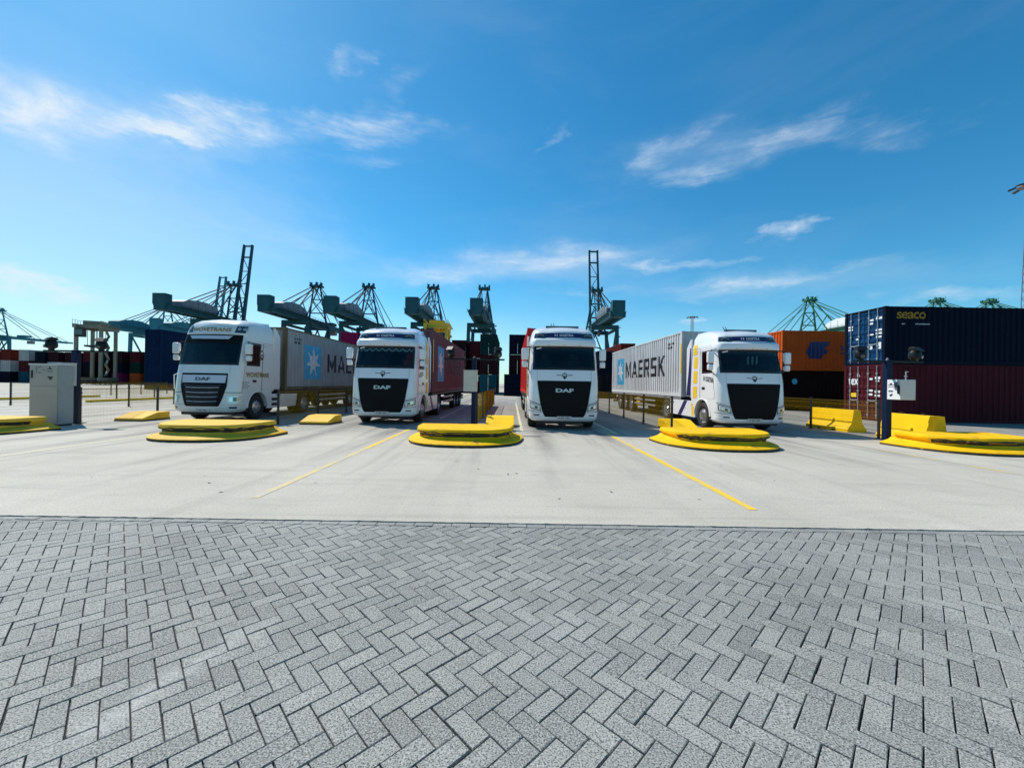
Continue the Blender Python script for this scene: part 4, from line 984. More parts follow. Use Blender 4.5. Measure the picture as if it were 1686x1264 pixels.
            for a, b, z0, z1, mm in ((1.0, 1.56, .822, .842, white_print), (1.0, 1.05, .69, .822, white_print), (1.50, 1.56, .70, .822, white_print), (1.10, 1.26, .715, .79, lamp_dark), (1.29, 1.45, .715, .79, chrome), (1.05, 1.5, .68, .695, amber)):
                c.patch('lamp_insert', *sorted((sg * a, sg * b)), z0, z1, mm, l, .014, .006, 4, 1, slope=.14)
            c.patch('lamp_eyebrow', *sorted((sg * .90, sg * 1.75)), .885, .903, black_plastic, t, .004, .006, 6, 1, slope=.16)
            c.patch('bumper_seam', *sorted((c.tf(sg * .78, .63), sg * 1.95)), .618, .632, black_plastic, t, .003, .006, 8, 1, slope=.06)
            c.patch('bumper_crease', *sorted((c.tf(sg * .74, .45), sg * 1.9)), .445, .455, mirror_grey, t, .003, .006, 8, 1)
            c.patch('fog_lamp', *sorted((sg * .98, sg * 1.35)), .50, .55, lamp_dark, t, .006, .01, 4, 1)
            c.patch('hood_seam', *sorted((c.tf(sg * .955, 1.9), c.tf(sg * .965, 1.9))), 1.74, 2.11, mirror_grey, t, .002, .003, 1, 5)
        for x in (-.55, 0, .55): c.patch('marker_lamp', c.tf(x - .03, 3.02), c.tf(x + .03, 3.02), 3.0, 3.025, amber, t, .006, .01, 2, 1)
        m = MB(); m.prism([(-.62, 1.0), (.62, 1.0), (.56, 1.2), (-.56, 1.2)], 'z', 3.72, 3.80); m.build('roof_hatch', lamp_dark, t, 0, .01)
        for x in (-.32, -.22): m = MB(); m.tube((x, 1.5, 3.80), (x - .05, 1.6, 3.98), .012, 5); m.build('aerial', black_plastic, t)
        m = MB(); m.bar(c.P(c.tf(-.98, 2.88), 2.88, .03), c.P(c.tf(-.80, 2.92), 2.92, .05), .05, .04); m.build('front_mirror', white_paint, t, 0, .01)
        c.patch('door_handle_rail', -2.02, -1.9, 1.2, 1.5, paint, t, .004, .004, 2, 2)
        for sg in (-1, 1):
            if sg < 0: c.side_word('H', sg, 1.22, 1.93, .10, .19, black_print, t, off=.016, rise=-.12); c.side_word('OGETRA', sg, .80, 1.88, .60, .19, black_print, t, off=.016, rise=-.12)
            else: c.side_word('H', sg, .58, 1.86, .10, .19, navy_print, t, off=.016, rise=.12); c.side_word('OGETRA', sg, 1.0, 1.92, .60, .19, navy_print, t, off=.016, rise=.12)
            if stripes:
                prof_b = [(3.2, 2.44, .09), (2.6, 2.46, .18), (2.0, 2.50, .27), (1.5, 2.56, .36), (1.22, 2.58, .42)]
                # blue swoosh and yellow dashes on the sleeper side
                rows = [[(sg * 1.249, yc - w / 2, z), (sg * 1.249, yc + w / 2, z)] for z, yc, w in prof_b]
                m = MB(); m.grid(rows); m.build('blue_stripe', navy_print, t, 0)
                for z0, z1, y0 in ((1.15, 1.62, 1.98), (1.74, 2.24, 1.98), (2.34, 2.80, 2.0), (2.88, 3.30, 2.08)):
                    m = MB(); m.grid([[c.P(c.ts(sg, y0 + dy, z), z, .006) for dy in (-.165, .165)] for z in [z0 + (z1 - z0) * q / 4 for q in range(5)]]); m.build('yellow_stripe', yellow_print, t, 0)
    else:
        gr = c.patch('grille', lambda z: c.tf(-(.86 if z > 1.35 else .60 + .26 * ((z - .58) / .77) ** .7), z), lambda z: c.tf(.86 if z > 1.35 else .60 + .26 * ((z - .58) / .77) ** .7, z), .58, 1.83, grille_black, t, .014, .05, 16, 18)
        cb = c.patch('chrome_band', lambda z: c.tf(-.80 - (z - 1.47) * .1, z), lambda z: c.tf(.80 + (z - 1.47) * .1, z), 1.47, 1.76, grey_trim, gr, .022, .01, 12, 3)
        c.word('DAF', 0, 1.615, .55, .12, black_print, cb, 'lettering', .03, .03)
        for k, z in enumerate((1.30, 1.12, .95, .78)):
            hw = .62 - k * .02; m = MB(); m.path([c.P(c.tf(-hw + 2 * hw * q / 10, z), z - .02 * (1 - (2 * q / 10 - 1) ** 2) , .03) for q in range(11)], .018, 6); m.build('grille_strip', rim_metal, gr)
        for k, z in enumerate((1.38, 1.21, 1.04, .87, .70)):
            hw = .70 - k * .04; m = MB(); m.path([c.P(c.tf(-hw + 2 * hw * q / 10, z), z - .02 * (1 - (2 * q / 10 - 1) ** 2), .018) for q in range(11)], .035, 6); m.build('grille_rib', black_plastic, gr)
        c.word('WOVETRANS', -.06, 3.53, 1.50, .15, gold_print, t, 'lettering', .012, .02, .15)
        v = c.patch('sun_visor', lambda z: c.tf(-.80 + (3.28 - z) * .9, z), lambda z: c.tf(.80 - (3.28 - z) * .9, z), 3.15, 3.28, grey_trim, t, .09, .02, 12, 3)
        for sg in (-1, 1):
            l = c.patch('roof_lamp', lambda z, sg=sg: min(sg * (.98 + (z - 3.44) * .9), sg * (1.62 + (z - 3.44) * .5)), lambda z, sg=sg: max(sg * (.98 + (z - 3.44) * .9), sg * (1.62 + (z - 3.44) * .5)), 3.42, 3.70, lamp_dark, t, .008, .03, 6, 4)
            for a in (1.28, 1.58): c.word(poly_shape([(.5 * math.cos(q * .5236), .5 * math.sin(q * .5236)) for q in range(12)]), c.P(sg * a, 3.57)[0], 3.57, .11, .12, mirror_grey, l, 'lamp_reflector', .014)
            l = c.patch('headlight', lambda z, sg=sg: min(sg * (1.02 - (z - .74) * .3), sg * (1.75 + (z - .74) * .5)), lambda z, sg=sg: max(sg * (1.02 - (z - .74) * .3), sg * (1.75 + (z - .74) * .5)), .72, .98, lamp_clear, t, .008, .03, 8, 3)
            for a, b, mm in ((1.1, 1.3, chrome), (1.36, 1.56, lamp_dark), (1.62, 1.72, amber)): c.patch('lamp_insert', *sorted((sg * a, sg * b)), .77, .93, mm, l, .014, .006, 3, 2)
            c.patch('fog_lamp', *sorted((sg * 1.1, sg * 1.62)), .50, .57, lamp_dark, t, .006, .01, 4, 1)
            c.patch('bumper_seam', *sorted((c.tf(sg * .80, 1.1), sg * 1.95)), 1.095, 1.115, black_plastic, t, .003, .006, 8, 1)
            c.patch('hood_seam', *sorted((c.tf(sg * .90, 2.), c.tf(sg * .912, 2.))), 1.84, 2.13, mirror_grey, t, .002, .003, 1, 4)
            c.patch('bumper_seam', *sorted((c.tf(sg * .62, .64), sg * 1.9)), .635, .648, mirror_grey, t, .003, .006, 8, 1)
            c.side_word('WOVETRANS', sg, 1.34, 1.80, 1.46, .20, gold_print, t, 'lettering', .018, .022)
            em = [(.5 * math.cos(q * .3142), .5 * math.sin(q * .3142)) for q in range(20)]
            c.side_word(poly_shape(em), sg, 1.62, 2.62, .30, .42, gold_print, t, 'emblem', .006); c.side_word(poly_shape(em), sg, 1.62, 2.62, .25, .36, black_print, t, 'emblem', .010); c.side_word(poly_shape(em), sg, 1.62, 2.64, .17, .26, white_print, t, 'emblem', .014)
            c.side_word(poly_shape([(-.5, .2), (0, .5), (.5, .2), (.3, -.5), (-.3, -.5)]), sg, 1.62, 2.62, .09, .14, black_print, t, 'emblem', .018)
            for k in range(4): c.side_word(SQ, sg, .62 - (.06 if k % 2 else 0), 1.50 - k * .075, .42 - (.12 if k % 2 else 0), .018, black_print, t, 'small_print', .010)
            m = MB(); m.path([c.P(sg * (2 + k / 10), 2.98 + .05 * (1 - k / 10) + (.04 if k < 1 else 0), .004) for k in range(9)], .007, 4); m.build('roof_seam', mirror_grey, t)
            if sg > 0: continue
            m = MB(); w = 1.25; m.path([(sg * w, .42, 1.25), (sg * (w + .13), .44, 1.22), (sg * (w + .15), .44, 1.75), (sg * w, .46, 1.82)], .02, 6); m.build('grab_rail', white_print, t)
        for x in (-.5, 0, .5): m = MB(); m.tube((x, 1.7, 4.03), (x, 1.7, 4.10), .04, 8); m.build('marker_lamp', amber, t)
    # bumper underside, plate
    p = c.P(0, .43, .02); m = MB(); m.box(-.26, .26, p[1] - .012, p[1] + .03, .385, .495); pl = m.build('number_plate', plate_white, t, 0, .004)
    m = MB()
    for k, x in enumerate((-.19, -.12, -.08, -.04, .05, .09, .13)): m.box(x, x + .024, p[1] - .014, p[1] - .0125, .41, .47)
    m.build('plate_mark', plate_red, pl, 0)
    m = MB(); m.box(-1.0, 1.0, .3, .9, .24, .40); m.build('front_underrun_bar', black_plastic, t, 0, .02)
    # mirrors
    for sg in (-1, 1):
        mz = 2.28 if not old else 2.38; my = .46 if not old else .56; X = sg * 1.40
        m = MB(); x0, x1 = sorted((sg * 1.29, sg * 1.52)); m.box(x0, x1, my - .10, my + .07, mz + .20, mz + .62); h = m.build('mirror', paint, t, 40, .045, segs=3)
        m = MB(); m.box(x0 + .02, x1 - .02, my - .09, my + .07, mz - .06, mz + .16); m.build('lower_housing', paint, h, 40, .045, segs=3)
        m = MB(); m.box(x0 + .025, x1 - .025, my + .0705, my + .076, mz + .23, mz + .59); m.build('mirror_glass', chrome, h, 0)
        m = MB(); q = sg * 1.19; m.path([(q, my + .32, mz + .72), (sg * 1.3, my + .12, mz + .68), (X, my, mz + .6)], .025, 6); m.build('mirror_arm', black_plastic, t)
        m = MB(); m.path([(q, my + .30, mz - .10), (sg * 1.3, my + .1, mz - .10), (X, my, mz)], .025, 6); m.bar((sg * 1.31, my + .02, mz + .1), (sg * 1.31, my + .02, mz + .3), .05, .06); m.build('mirror_arm', black_plastic, t)
    m = MB(); x = 0
    for sx in (-1, .2): 
        pts = [c.P(c.tf(sx * .85 + .75 * q / 6, zb + .05 + .05 * q / 6), zb + .04 + .06 * q / 6, .02) for q in range(7)]; m.path(pts, .010, 4)
    m.build('wiper', black_plastic, t)
    # wheel arches, steps, skirts
    for sg in (-1, 1):
        ax, az, ar = 1.36, .50, .62; n = 22; ys = [.785 + (2.30 - .785) * i / n for i in range(n + 1)]; lo = []
        for y in ys:
            d = abs(y - ax); lo.append(az + math.sqrt(max(0, ar * ar - d * d)) if d < ar - .005 else (.62 if y > ax else .40))
        for i in range(n + 1):
            if ys[i] > ax + ar - .005: lo[i] = .78 if ys[i] < 2.1 else .9
        xo, xi = sg * 1.248, sg * 1.05
        m = MB(); m.grid([[(xo, y, z) for y, z in zip(ys, lo)], [(xo, y, 1.128) for y in ys]]); m.grid([[(xi, y, z) for y, z in zip(ys, lo)], [(xo, y, z) for y, z in zip(ys, lo)]]); m.grid([[(xi, y, z) for y, z in zip(ys, lo)], [(xi, y, 1.128) for y in ys]])
        f = m.build('fender', paint, t, 30)
        fl = MB(); arc = []
        for k in range(17):
            a = math.pi * k / 16; arc.append((ax - (ar + .0) * math.cos(a), az + (ar + .0) * math.sin(a)))
        arc2 = [(ax + (y - ax) * 1.10, az + (z - az) * 1.10) for y, z in arc]
        fl.grid([[(sg * 1.275, y, z) for y, z in arc], [(sg * 1.262, y, z) for y, z in arc2], [(sg * 1.24, y, z) for y, z in arc2]]); fl.grid([[(sg * 1.10, y, z) for y, z in arc], [(sg * 1.275, y, z) for y, z in arc]]); fl.build('arch_lip', paint, f, 40)
        st = MB(); st.box(*sorted((sg * 1.0, sg * 1.235)), .70, .80, .42, .58); st.box(*sorted((sg * 1.0, sg * 1.24)), .70, .80, .34, .40); st.build('step', black_plastic, t, 0, .01)
        wheel(t, sg * 1.07, ax, sg, True)
        sk = MB(); sk.prism([(2.02, .36), (4.55, .36), (4.55, 1.02), (2.02, 1.02)] if not old else [(2.05, .40), (4.3, .40), (4.42, .98), (2.05, 1.02)], 'x', *sorted((sg * 1.15, sg * 1.225))); sk = sk.build('side_skirt', paint, t, 0, .012)
        if old:
            for z in (.50, .72):
                m = MB(); m.box(*sorted((sg * 1.2, sg * 1.228)), 2.35, 2.75, z, z + .12); m.build('step', black_plastic, sk, 0)
            m = MB(); m.bar((sg * 1.2265, 3.3, .95), (sg * 1.2265, 3.75, .45), .012, .004); m.build('panel_seam', mirror_grey, sk, 0)
        else:
            if stripes:
                m = MB(); x = sg * 1.228; m.add([(x, 2.72, 1.015), (x, 3.06, 1.015), (x, 3.70, .37), (x, 3.32, .37)], [(0, 1, 2, 3)]); m.build('blue_stripe', navy_print, sk, 0, fix=False)
                m = MB(); m.add([(x, 2.10, .42), (x, 2.30, .40), (x, 2.36, .92), (x, 2.26, .98), (x, 2.12, .95)], [(0, 1, 2, 3, 4)]); m.build('yellow_stripe', yellow_print, sk, 0, fix=False)
            m = MB(); m.box(*sorted((sg * 1.20, sg * 1.23)), 2.9, 2.96, .68, .72); m.build('cap', black_plastic, sk, 0)
        df = MB(); zt2 = 3.86 if old else 3.56; df.prism([(YR + .012, 1.20), (YR + .46, 1.20), (YR + .46, zt2 - .35), (YR + .10, zt2), (YR + .012, zt2)], 'x', *sorted((sg * 1.18, sg * 1.246))); df.build('side_deflector', paint, t, 0, .012)
        for yy in (5.12,):
            wheel(t, sg * 1.06, yy, sg, False); wheel(t, sg * .72, yy, sg, False)
            m = MB(); arc = [(yy - .60 * math.cos(math.pi * k / 12), .52 + .60 * math.sin(math.pi * k / 12)) for k in range(13)]
            m.grid([[(sg * .58, y, z) for y, z in arc], [(sg * 1.23, y, z) for y, z in arc]]); m.build('mudguard', black_plastic, t)
    rd = MB(); zt2 = 4.0 if old else 3.79; rd.prism([(YR - .9, zt2 - .06), (YR + .02, zt2 + (.03 if old else .0)), (YR + .06, zt2 - .12), (YR + .02, zt2 - .5), (YR - .9, zt2 - .5)], 'x', -1.0, 1.0); rd.build('roof_deflector', paint, t, 0, .03)
    m = MB()
    for sx in (-1, 1): m.box(sx * .42 - .05, sx * .42 + .05, .9, 6.1, .72, 1.0)
    for y in (2.6, 3.8, 5.1, 6.0): m.box(-.42, .42, y - .06, y + .06, .74, .96)
    m.box(-1.1, 1.1, .95, 1.8, .55, 1.1); m.box(-.9, .9, 1.30, 1.42, .42, .58); m.box(-.9, .9, 5.04, 5.2, .42, .6); m.build('chassis_frame', dark_metal, t, 0)
    m = MB(); m.tube((.9, 2.9, .68), (.9, 4.2, .68), .28, 14); m.tube((-.9, 2.9, .68), (-.9, 4.2, .68), .28, 14); m.build('fuel_tank', rim_metal, t)
    m = MB(); m.lathe([(.1, 0), (.45, 0), (.45, .06), (.1, .06)], (0, 5.0, 1.04), 'z', 18); m.build('fifth_wheel', dark_metal, t)
    return t
def trailer(label, loc, rail):
    t = thing('container_trailer', label, 'container trailer', loc, 0, 'skeletal trailers under the containers')
    m = MB()
    for sx in (-1, 1):
        m.box(sx * .50 - .06, sx * .50 + .06, 3.6, 15.4, .86, 1.12)
    for y in (3.5, 5.8, 9.0, 12.2, 15.4): m.box(-1.2, 1.2, y - .09, y + .09, 1.0, 1.13)
    m.build('chassis_frame', dark_metal, t, 0)
    for sx in (-1, 1):
        m = MB(); m.box(*sorted((sx * 1.215, sx * 1.16)), 3.42, 15.45, 1.03, 1.135); m.build('side_rail', rail, t, 0)
        for y in (10.9, 12.2, 13.5):
            wheel(t, sx * 1.03, y, sx, False)
            m = MB(); arc = [(y - .58 * math.cos(math.pi * k / 10), .52 + .56 * math.sin(math.pi * k / 10)) for k in range(11)]; m.grid([[(sx * .84, a, z) for a, z in arc], [(sx * 1.22, a, z) for a, z in arc]]); m.build('mudguard', black_plastic, t)
        m = MB(); m.box(sx * .85 - .07, sx * .85 + .07, 6.1, 6.24, .35, 1.0); m.box(sx * .85 - .18, sx * .85 + .18, 6.0, 6.34, .28, .35); m.build('landing_leg', dark_metal, t, 0)
        m = MB(); m.box(*sorted((sx * 1.20, sx * 1.17)), 6.6, 10.1, .55, .65); m.box(*sorted((sx * 1.20, sx * 1.17)), 6.6, 10.1, .80, .90); m.build('side_guard', galv, t, 0)
        m = MB(); m.box(*sorted((sx * .75, sx * 1.15)), 9.2, 9.9, .45, .95); m.build('tool_box', carrier_yellow if sx < 0 else dark_metal, t, 0, .02)
        m = MB(); m.box(*sorted((sx * .7, sx * 1.15)), 15.4, 15.46, .62, .78); m.build('tail_light', plate_red, t, 0)
    m = MB()
    for y in (10.9, 12.2, 13.5): m.box(-.95, .95, y - .06, y + .06, .44, .58)
    m.build('axle', dark_metal, t, 0)
    m = MB(); m.box(-1.15, 1.15, 15.3, 15.4, .45, .57); m.build('underrun_bar', dark_metal, t, 0)
    return t
CZ = 1.15; CY = 3.38
POS = [(-11.62, 15.0), (-4.86, 15.0), (1.85, 14.05), (8.66, 14.25)]
truck('older white truck with gold lettering above its windscreen and on its door', (*POS[0], 0), old=True, paint=cream_paint)
truck('white truck with a scalloped lace curtain along the top of its windscreen', (*POS[1], 0), fringe=True, red_seat=True)
truck('white truck with black grille in front of the bright red container', (*POS[2], 0))
truck('white truck in full sun with blue and yellow stripes behind its door', (*POS[3], 0), pennants=True, badge=False)
trailer('skeletal trailer under the weathered grey container', (*POS[0], 0), dark_metal)
trailer('skeletal trailer under the rose container', (*POS[1], 0), dark_metal)
trailer('skeletal trailer under the bright red container', (*POS[2], 0), dark_metal)
trailer('skeletal trailer with pale side rail under the sunlit grey container', (*POS[3], 0), galv)
L40 = 12.19
t = container('weathered grey container with a star panel next to its rusty front corner', (POS[0][0], POS[0][1] + CY, CZ), c_dkgrey, frame=c_rustframe)
star_livery(t, L40, 1, 2.65, 7.6); code_marks(t, L40, 1, .8, black_print)
t = container('rose coloured container behind the cab with the lace curtain', (POS[1][0], POS[1][1] + CY, CZ), c_pink, frame=c_pink)
star_livery(t, L40, 1, 2.2, 6.9)
on_side(t, L40, 1, SQ, .09, 1.7, .14, 1.5, yellow_print, 'warning_band', .026)
t = container('bright red container on the trailer in the middle lane', (POS[2][0], POS[2][1] + CY, CZ), c_brightred)
t = container('pale grey container with its long lettered side in full sun', (POS[3][0], POS[3][1] + CY, CZ), c_grey, frame=c_grey)
star_livery(t, L40, -1, 10.0, 5.35); code_marks(t, L40, -1, 1.6, black_print)
on_side(t, L40, -1, SQ, .09, 1.7, .12, 1.3, yellow_print, 'warning_band', .026)
# ------------------------------------------------------------------ traffic islands and wedges
def island(label, x, y, m, scuff, seed):
    t = thing('traffic_island', label, 'traffic island', (x, y, 0), 0, 'yellow concrete traffic islands'); r = random.Random(seed)
    def outline(a, b, back, k, n=26, cut=.0):
        """D-shaped plan: straight back, bulging nose towards the yard"""
        pts = []
        for i in range(n + 1):
            th = math.pi * i / n; cx, sy = math.cos(th), math.sin(th)
            px = -a * math.copysign(abs(cx) ** (2 / k), cx); py = back - b * abs(sy) ** (2 / k); pts.append((px, py))
        return pts
    # flange slab
    o = outline(1.60, 2.02, .85, 2.6); n = len(o); mb = MB(); rings = []
    for d, z in ((.0, .0), (-.008, .075), (.035, .098), (.14, .125), (.24, .165), (.30, .22)): rings.append([(px * (1 - d / 1.5), .85 - (.85 - py) * (1 - d / 2.0), z) for px, py in o])
    mb.grid(rings); mb.add(rings[-1], [tuple(range(n))]); back = [q for ring in rings for q in (ring[0], ring[-1])]
    mb.add([rings[k][0] for k in range(6)] + [rings[k][-1] for k in range(5, -1, -1)], [tuple(range(12))])
    f = mb.build('flange', m, t, 24)
    # dark rubbed foot of the flange
    mb = MB(); mb.grid([[(px * 1.004, .85 - (.85 - py) * 1.004, .0) for px, py in o], [(px * 1.003, .85 - (.85 - py) * 1.003, .052 + .03 * r.random()) for px, py in o]]); mb.build('scuffed_foot', black_scuff, f, 0)
    # kerb body: belly, waist and overhanging lip
    o = outline(1.33, 1.55, .70, 3.0); n = len(o); mb = MB(); rings = []
    for d, z in ((.02, .12), (.05, .19), (.062, .24), (.04, .262), (.0, .28), (-.018, .31), (-.016, .375), (.0, .402), (.022, .412)): rings.append([(px * (1 - d / 1.33), .70 - (.70 - py) * (1 - d / 1.5), z + (.006 * r.uniform(-1, 1) if .2 < z < .38 else 0)) for px, py in o])
    mb.grid(rings); mb.add(rings[-1], [tuple(range(n))]); k = len(rings)
    mb.add([rings[i][0] for i in range(k)] + [rings[i][-1] for i in range(k - 1, -1, -1)], [tuple(range(2 * k))])
    b = mb.build('kerb_body', m, t, 32)
    for (i0, i1) in scuff:
        mb = MB(); mid = []
        rows = []
        for z, d in ((.215, .050), (.24, .057), (.262, .036), (.281, -.004), (.326, -.022)):
            rows.append([(o[i][0] * (1 - (d - .004) / 1.33), .70 - (.70 - o[i][1]) * (1 - (d - .004) / 1.5), z + (.022 * r.uniform(-1, 1) if z > .3 or z < .22 else 0) * (1 if i0 < i < i1 else .2) - (.0 if i0 < i < i1 or z < .3 else .03)) for i in range(i0, i1 + 1)])
        mb.grid(rows); mb.build('tyre_scuff', black_scuff, b, 0)
    return t
IY = 11.05
island('yellow traffic island at the picture edge in front of the grey cabinet', -15.25, IY + .25, yellow_dull, [(8, 25)], 1)
island('dusty yellow traffic island in front of the truck with gold lettering', -8.32, IY + .15, yellow_dull, [(2, 26)], 2)
island('yellow traffic island in front of the middle terminal with two cameras', -1.28, IY, yellow_kerb, [(3, 23)], 3)
island('yellow traffic island in front of the striped truck in the sun', 5.70, IY, yellow_kerb, [(4, 25)], 4)
island('yellow traffic island in front of the double row of concrete barriers', 12.5, IY - .05, yellow_kerb, [(4, 25)], 5)
def wedge(label, x, y, m, tall=.3):
    t = thing('ramp_block', label, 'concrete wedge', (x, y, 0), 0, 'yellow concrete wedges behind the islands')
    mb = MB(); mb.prism([(-.6, .0), (-.6, .11), (.05, tall), (.6, tall), (.6, 0)], 'x', -.52, .52); mb.build('block', m, t, 0, .02)
    mb = MB(); mb.prism([(-.604, .0), (-.604, .05), (.604, .05), (.604, 0)], 'x', -.524, .524); mb.build('scuffed_foot', black_scuff, t, 0)
wedge('dusty yellow wedge beside the grey cabinet', -14.15, 15.4, yellow_dull)
wedge('dusty yellow wedge by the fuel tank of the truck with gold lettering', -7.2, 15.2, yellow_dull)
wedge('yellow wedge between the yellow fence and the truck with the red container', -.42, 15.2, yellow_conc, .36)
wedge('yellow wedge by the front wheel of the striped truck', 6.3, 15.2, yellow_conc, .34)
# ------------------------------------------------------------------ fences
FH = 1.2
def fence_meshes():
    p = MB(); p.box(-.03, .03, -.03, .03, 0, FH + .06); p.box(-.075, .075, -.075, .075, 0, .012)
    for z in (.10, FH - .15): p.box(-.065, .065, -.02, .02, z, z + .03)
    w = MB(); L = 3.0; n = 58
    for i in range(1, n): y = .03 + (L - .06) * i / n; w.bar((0, y, .06), (0, y, FH - .02), .0032)
    for z in (.06, .26, .46, .66, .86, 1.06): w.bar((.005, .03, z), (.005, L - .03, z), .005)
    r = MB(); r.box(-.008, .008, .03, L - .03, FH - .02, FH)
    return p.mesh('post', 0), w.mesh('wire_mesh', 0, False), r.mesh('rail', 0)
FM = fence_meshes()
def fence(label, x, y0, n, skip=()):
    t = thing('wire_fence', label, 'fence', (x, y0, 0), 0, 'yellow wire fences between the lanes')
    for k in range(n + 1):
        link('post', FM[0], post_black, t, loc=(0, k * 3.0, 0))
        if k < n: link('wire_mesh', FM[1], wire_yellow, t, loc=(0, k * 3.0, 0)); link('rail', FM[2], rail_dark, t, loc=(0, k * 3.0, 0))
fence('yellow wire fence beside the grey cabinet', -14.75, 13.7, 6)
fence('yellow wire fence in front of the weathered grey container', -8.5, 14.6, 6)
fence('yellow wire fence seen end on between the rose and red containers', -1.35, 15.6, 5)
fence('yellow wire fence in front of the sunlit grey container trailer', 5.6, 14.0, 7)
fence('yellow wire fence by the concrete barrier and the container doors', 12.1, 13.2, 6)
fence('wire fence two lanes beyond the grey cabinet', -28.0, 22.4, 4)
fence('wire fence in the next lane beyond the grey cabinet', -21.4, 22.4, 4)
fence('wire fence past the far empty lane', -37.0, 34.0, 3)
def low_kerb(label, x, y0, y1):
    o = MB(); o.prism([(-.16, 0), (.16, 0), (.12, .16), (-.12, .16)], 'y', 0, y1 - y0); o = o.build('lane_kerb', yellow_dull, None, 0, .015, (x, y0, 0)); tag(o, label, 'kerb', 'low yellow kerbs along the empty lanes'); o['kind'] = 'thing'
low_kerb('low yellow kerb in the empty lane past the grey cabinet', -27.0, 25.5, 33)
low_kerb('low yellow kerb in the outermost empty lane', -34.0, 25.5, 33)
low_kerb('low yellow kerb behind the truck with gold lettering', -20.6, 25.5, 33)
# ------------------------------------------------------------------ terminals with camera bars
def camera(label, x, y, z, rz):
    t = thing('security_camera', label, 'camera', (x, y, z), rz, 'dome cameras on the terminal bars')
    m = MB(); m.box(-.06, .06, -.06, .06, .0, .05); m.build('bracket', cam_black, t, 0)
    m = MB(); m.lathe([(.0, .0), (.10, .0), (.155, .05), (.16, .14), (.14, .25), (.09, .33), (.03, .365), (.0, .37)], (0, 0, .05), 'z', 16); m.build('housing', cam_black, t, 40)
    m = MB(); m.tube((0, -.10, .13), (0, -.19, .11), .055, 10); m.build('lens', lamp_dark, t)
    m = MB(); m.prism([(-.20, .30), (-.05, .44), (.10, .43), (.14, .34)], 'x', -.13, .13); m.build('hood', cam_black, t, 0, .01)
def terminal(label, x, y, bx, side_box, where):
    t = thing('gate_terminal', label, 'gate terminal', (x, y, 0), 0, 'gate terminals with camera bars')
    m = MB(); m.box(-.085, .085, -.085, .085, 0, 2.54); m.box(-.2, .2, -.2, .2, 0, .02); m.build('post', blue_post, t, 0, .012)
    m = MB(); m.tube((0, .0, 2.54), (0, .0, 2.62), .05, 10, .02); m.build('post_cap', house_grey, t)
    m = MB(); m.box(-1.13, 1.13, -.03, .03, 2.47, 2.53); m.build('crossbar', cam_black, t, 0)
    if side_box:   # terminal with screen and pictogram sheet on the side that drivers face
        m = MB(); m.box(-.10, .36, -.55, -.105, 1.30, 1.92); b = m.build('terminal_box', box_grey, t, 0, .012)
        xs = -.102
        m = MB(); m.add([(xs, -.54, 1.31), (xs, -.115, 1.31), (xs, -.115, 1.91), (xs, -.35, 1.91), (xs, -.47, 1.55), (xs, -.54, 1.45)], [(0, 1, 2, 3, 4, 5)]); m.build('instruction_sheet', white_print, b, 0, fix=False)
        m = MB(); m.box(-.13, -.1005, -.50, -.36, 1.62, 1.86); q = m.build('screen_unit', mirror_grey, b, 0, .006)
        m = MB(); m.box(-.134, -.1305, -.48, -.38, 1.68, 1.82); m.build('screen', lamp_dark, q, 0)
        m = MB(); m.box(-.15, -.105, -.53, -.485, 1.48, 1.74); m.build('handset', cam_black, b, 0, .008)
        for y0, y1, z0, z1 in ((-.33, -.15, 1.74, 1.76), (-.28, -.20, 1.77, 1.81), (-.33, -.14, 1.69, 1.705), (-.31, -.16, 1.54, 1.58), (-.27, -.20, 1.40, 1.46), (-.30, -.25, 1.44, 1.48)):
            m = MB(); m.box(-.1045, -.103, y0, y1, z0, z1); m.build('pictogram', black_print, b, 0)
        m = MB(); m.path([(.1, -.5, 1.92), (.1, -.5, 2.16), (.17, -.5, 2.16)], .018, 6); m.bar((.06, -.5, 2.02), (.14, -.5, 2.02), .03); m.build('antenna', galv, b)
    else:
        m = MB(); m.box(-.33, .14, -.55, -.105, 1.30, 2.06); b = m.build('terminal_box', box_cream, t, 0, .012)
        m = MB(); m.box(.141, .15, -.48, -.15, 1.45, 1.98); m.build('screen_unit', mirror_grey, b, 0, .003)
        m = MB(); m.box(.15, .162, -.42, -.22, 1.68, 1.90); m.build('screen', lamp_dark, b, 0)
        m = MB(); m.box(-.35, .16, -.57, -.10, 2.061, 2.08); m.build('rain_cover', box_grey, b, 0)
    for sx, w in ((-1, 'first'), (1, 'second')): camera(where[0 if sx < 0 else 1], x + sx * .87, y, 2.53, R(20 * sx))
terminal('blue post terminal with cream box behind the middle traffic island', -1.42, 15.0, 0, False, ('dome camera in front of the rose container lettering', 'dome camera in front of the stack with turquoise base'))
terminal('blue post terminal with grey box and pictogram sheet by the barriers', 11.93, 12.75, 0, True, ('dome camera against the sunlit container doors', 'dome camera against the dark long side of the navy container'))
terminal('terminal post hidden behind the grey cabinet', -15.12, 13.9, 0, False, ('dome camera above the grey cabinet before the far container row', 'dome camera by the beige straddle carrier legs'))
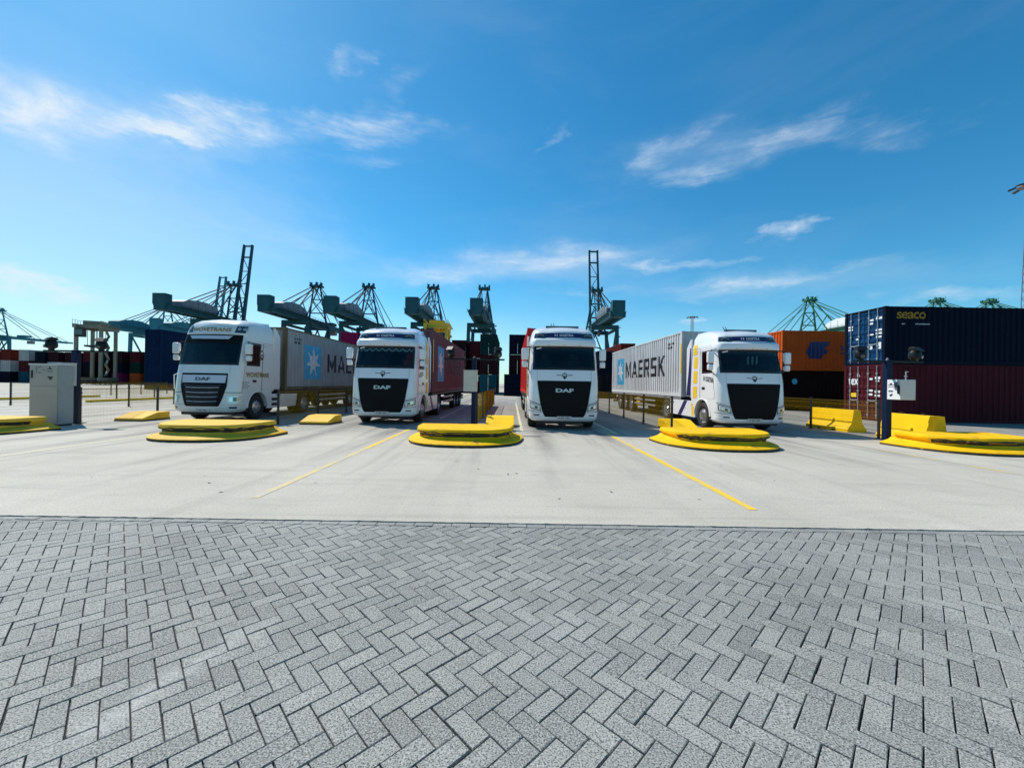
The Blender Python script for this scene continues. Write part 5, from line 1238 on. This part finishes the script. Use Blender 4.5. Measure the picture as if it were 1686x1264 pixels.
# ------------------------------------------------------------------ concrete barriers
def barrier(label, x, y, L, m=yellow_conc):
    t = thing('concrete_barrier', label, 'concrete barrier', (x, y, 0), 0, 'yellow concrete barriers')
    mb = MB(); pr = [(-.36, 0), (-.36, .10), (-.20, .32), (-.12, .82), (.12, .82), (.20, .32), (.36, .10), (.36, 0)]; n = 7; rows = []
    r = random.Random(int(x * 10 + y))
    for i in range(n + 1): yy = L * i / n; rows.append([(px + .004 * r.uniform(-1, 1), yy, pz) for px, pz in pr])
    mb.grid(rows); mb.add(rows[0], [tuple(range(8))]); mb.add(rows[-1], [tuple(range(8))]); b = mb.build('barrier_body', m, t, 20, .012)
    for k in (.28, .62):
        mb = MB(); mb.box(-.364, -.30, L * k, L * k + .14, .0, .055); mb.build('fork_slot', black_scuff, b, 0)
    for k in (.3, .7):
        mb = MB(); mb.path([(0, L * k - .06, .82), (0, L * k - .06, .87), (0, L * k + .06, .87), (0, L * k + .06, .82)], .012, 5); mb.build('lifting_eye', dark_metal, b)
barrier('yellow concrete barrier in front of the container doors', 12.85, 14.9, 2.1)
barrier('yellow concrete barrier beside the blue terminal post, behind the traffic island', 12.90, 12.05, 1.75)
# ------------------------------------------------------------------ control cabinet
t = thing('control_cabinet', 'tall grey control cabinet with small stickers on its door', 'cabinet', (-15.10, 13.16, 0))
W, D, Hc = .48, .22, 1.97
m = MB(); m.box(-W, W, -D, D, .06, Hc); m.build('housing', cabinet_grey, t, 0, .012)
m = MB(); m.box(-W - .02, W + .02, -D - .02, D + .02, Hc + .001, Hc + .05); m.build('roof', box_grey, t, 0, .008)
m = MB(); m.box(-W + .02, W - .02, -D + .02, D - .02, 0, .06); m.build('plinth', dark_metal, t, 0)
for z0, z1 in ((.09, 1.30), (1.31, 2.02)):
    m = MB(); m.box(-W + .03, W - .03, -D - .018, -D - .001, z0, z1); d = m.build('door', cabinet_grey, t, 0, .006)
    if z0 > 1:
        m = MB(); m.box(-W + .09, -W + .13, -D - .045, -D - .019, 1.55, 1.80); m.build('handle', black_plastic, d, 0, .006)
        SX = .78
        for x0, x1, z, h in ((-.30, -.28, 1.70, .22), (-.22, -.10, 1.89, .02), (-.22, -.10, 1.72, .02), (-.04, .02, 1.80, .03), (.14, .36, 1.84, .025), (.22, .28, 1.86, .06), (.14, .36, 1.76, .025), (.16, .38, 1.56, .05), (.22, .34, 1.50, .06)):
            m = MB(); m.box(x0 * SX, x1 * SX, -D - .0195, -D - .0182, z, z + h); m.build('sticker', black_print, d, 0)
m = MB(); m.box(-W - .012, -W - .001, -.12, .12, 1.86, 1.88); m.build('vent_slot', black_plastic, t, 0)
# ------------------------------------------------------------------ small things on the ground
def drain(label, x, y):
    t = MB(); t.box(-.35, .35, -.06, .06, .0, .004); o = t.build('drain_cover', dark_metal, None, 0, loc=(x, y, 0)); tag(o, label, 'drain', 'small drain covers in the concrete'); o['kind'] = 'thing'
drain('dark drain cover on the concrete by the cabinet shadow', -12.3, 12.35)
drain('dark drain cover beside the middle traffic island', .55, 12.3)

bits = MB()
for k in range(26):
    x, y = rnd.uniform(-7, 8), rnd.uniform(4.8, 9.5); a = rnd.uniform(0, 3.1); q = rnd.uniform(.012, .04)
    bits.add([(x + q * math.cos(a + k2 * 1.57) * (1 if k2 % 2 else .45), y + q * math.sin(a + k2 * 1.57) * (1 if k2 % 2 else .45), .004 + .012 * (k2 == 1)) for k2 in range(4)], [(0, 1, 2, 3)])
o = bits.build('debris', mat('dry leaf bits', (.09, .075, .05), .9), None, 0, fix=False); tag(o, 'dark bits of dry leaf scattered over the pale concrete', 'debris'); o['kind'] = 'stuff'
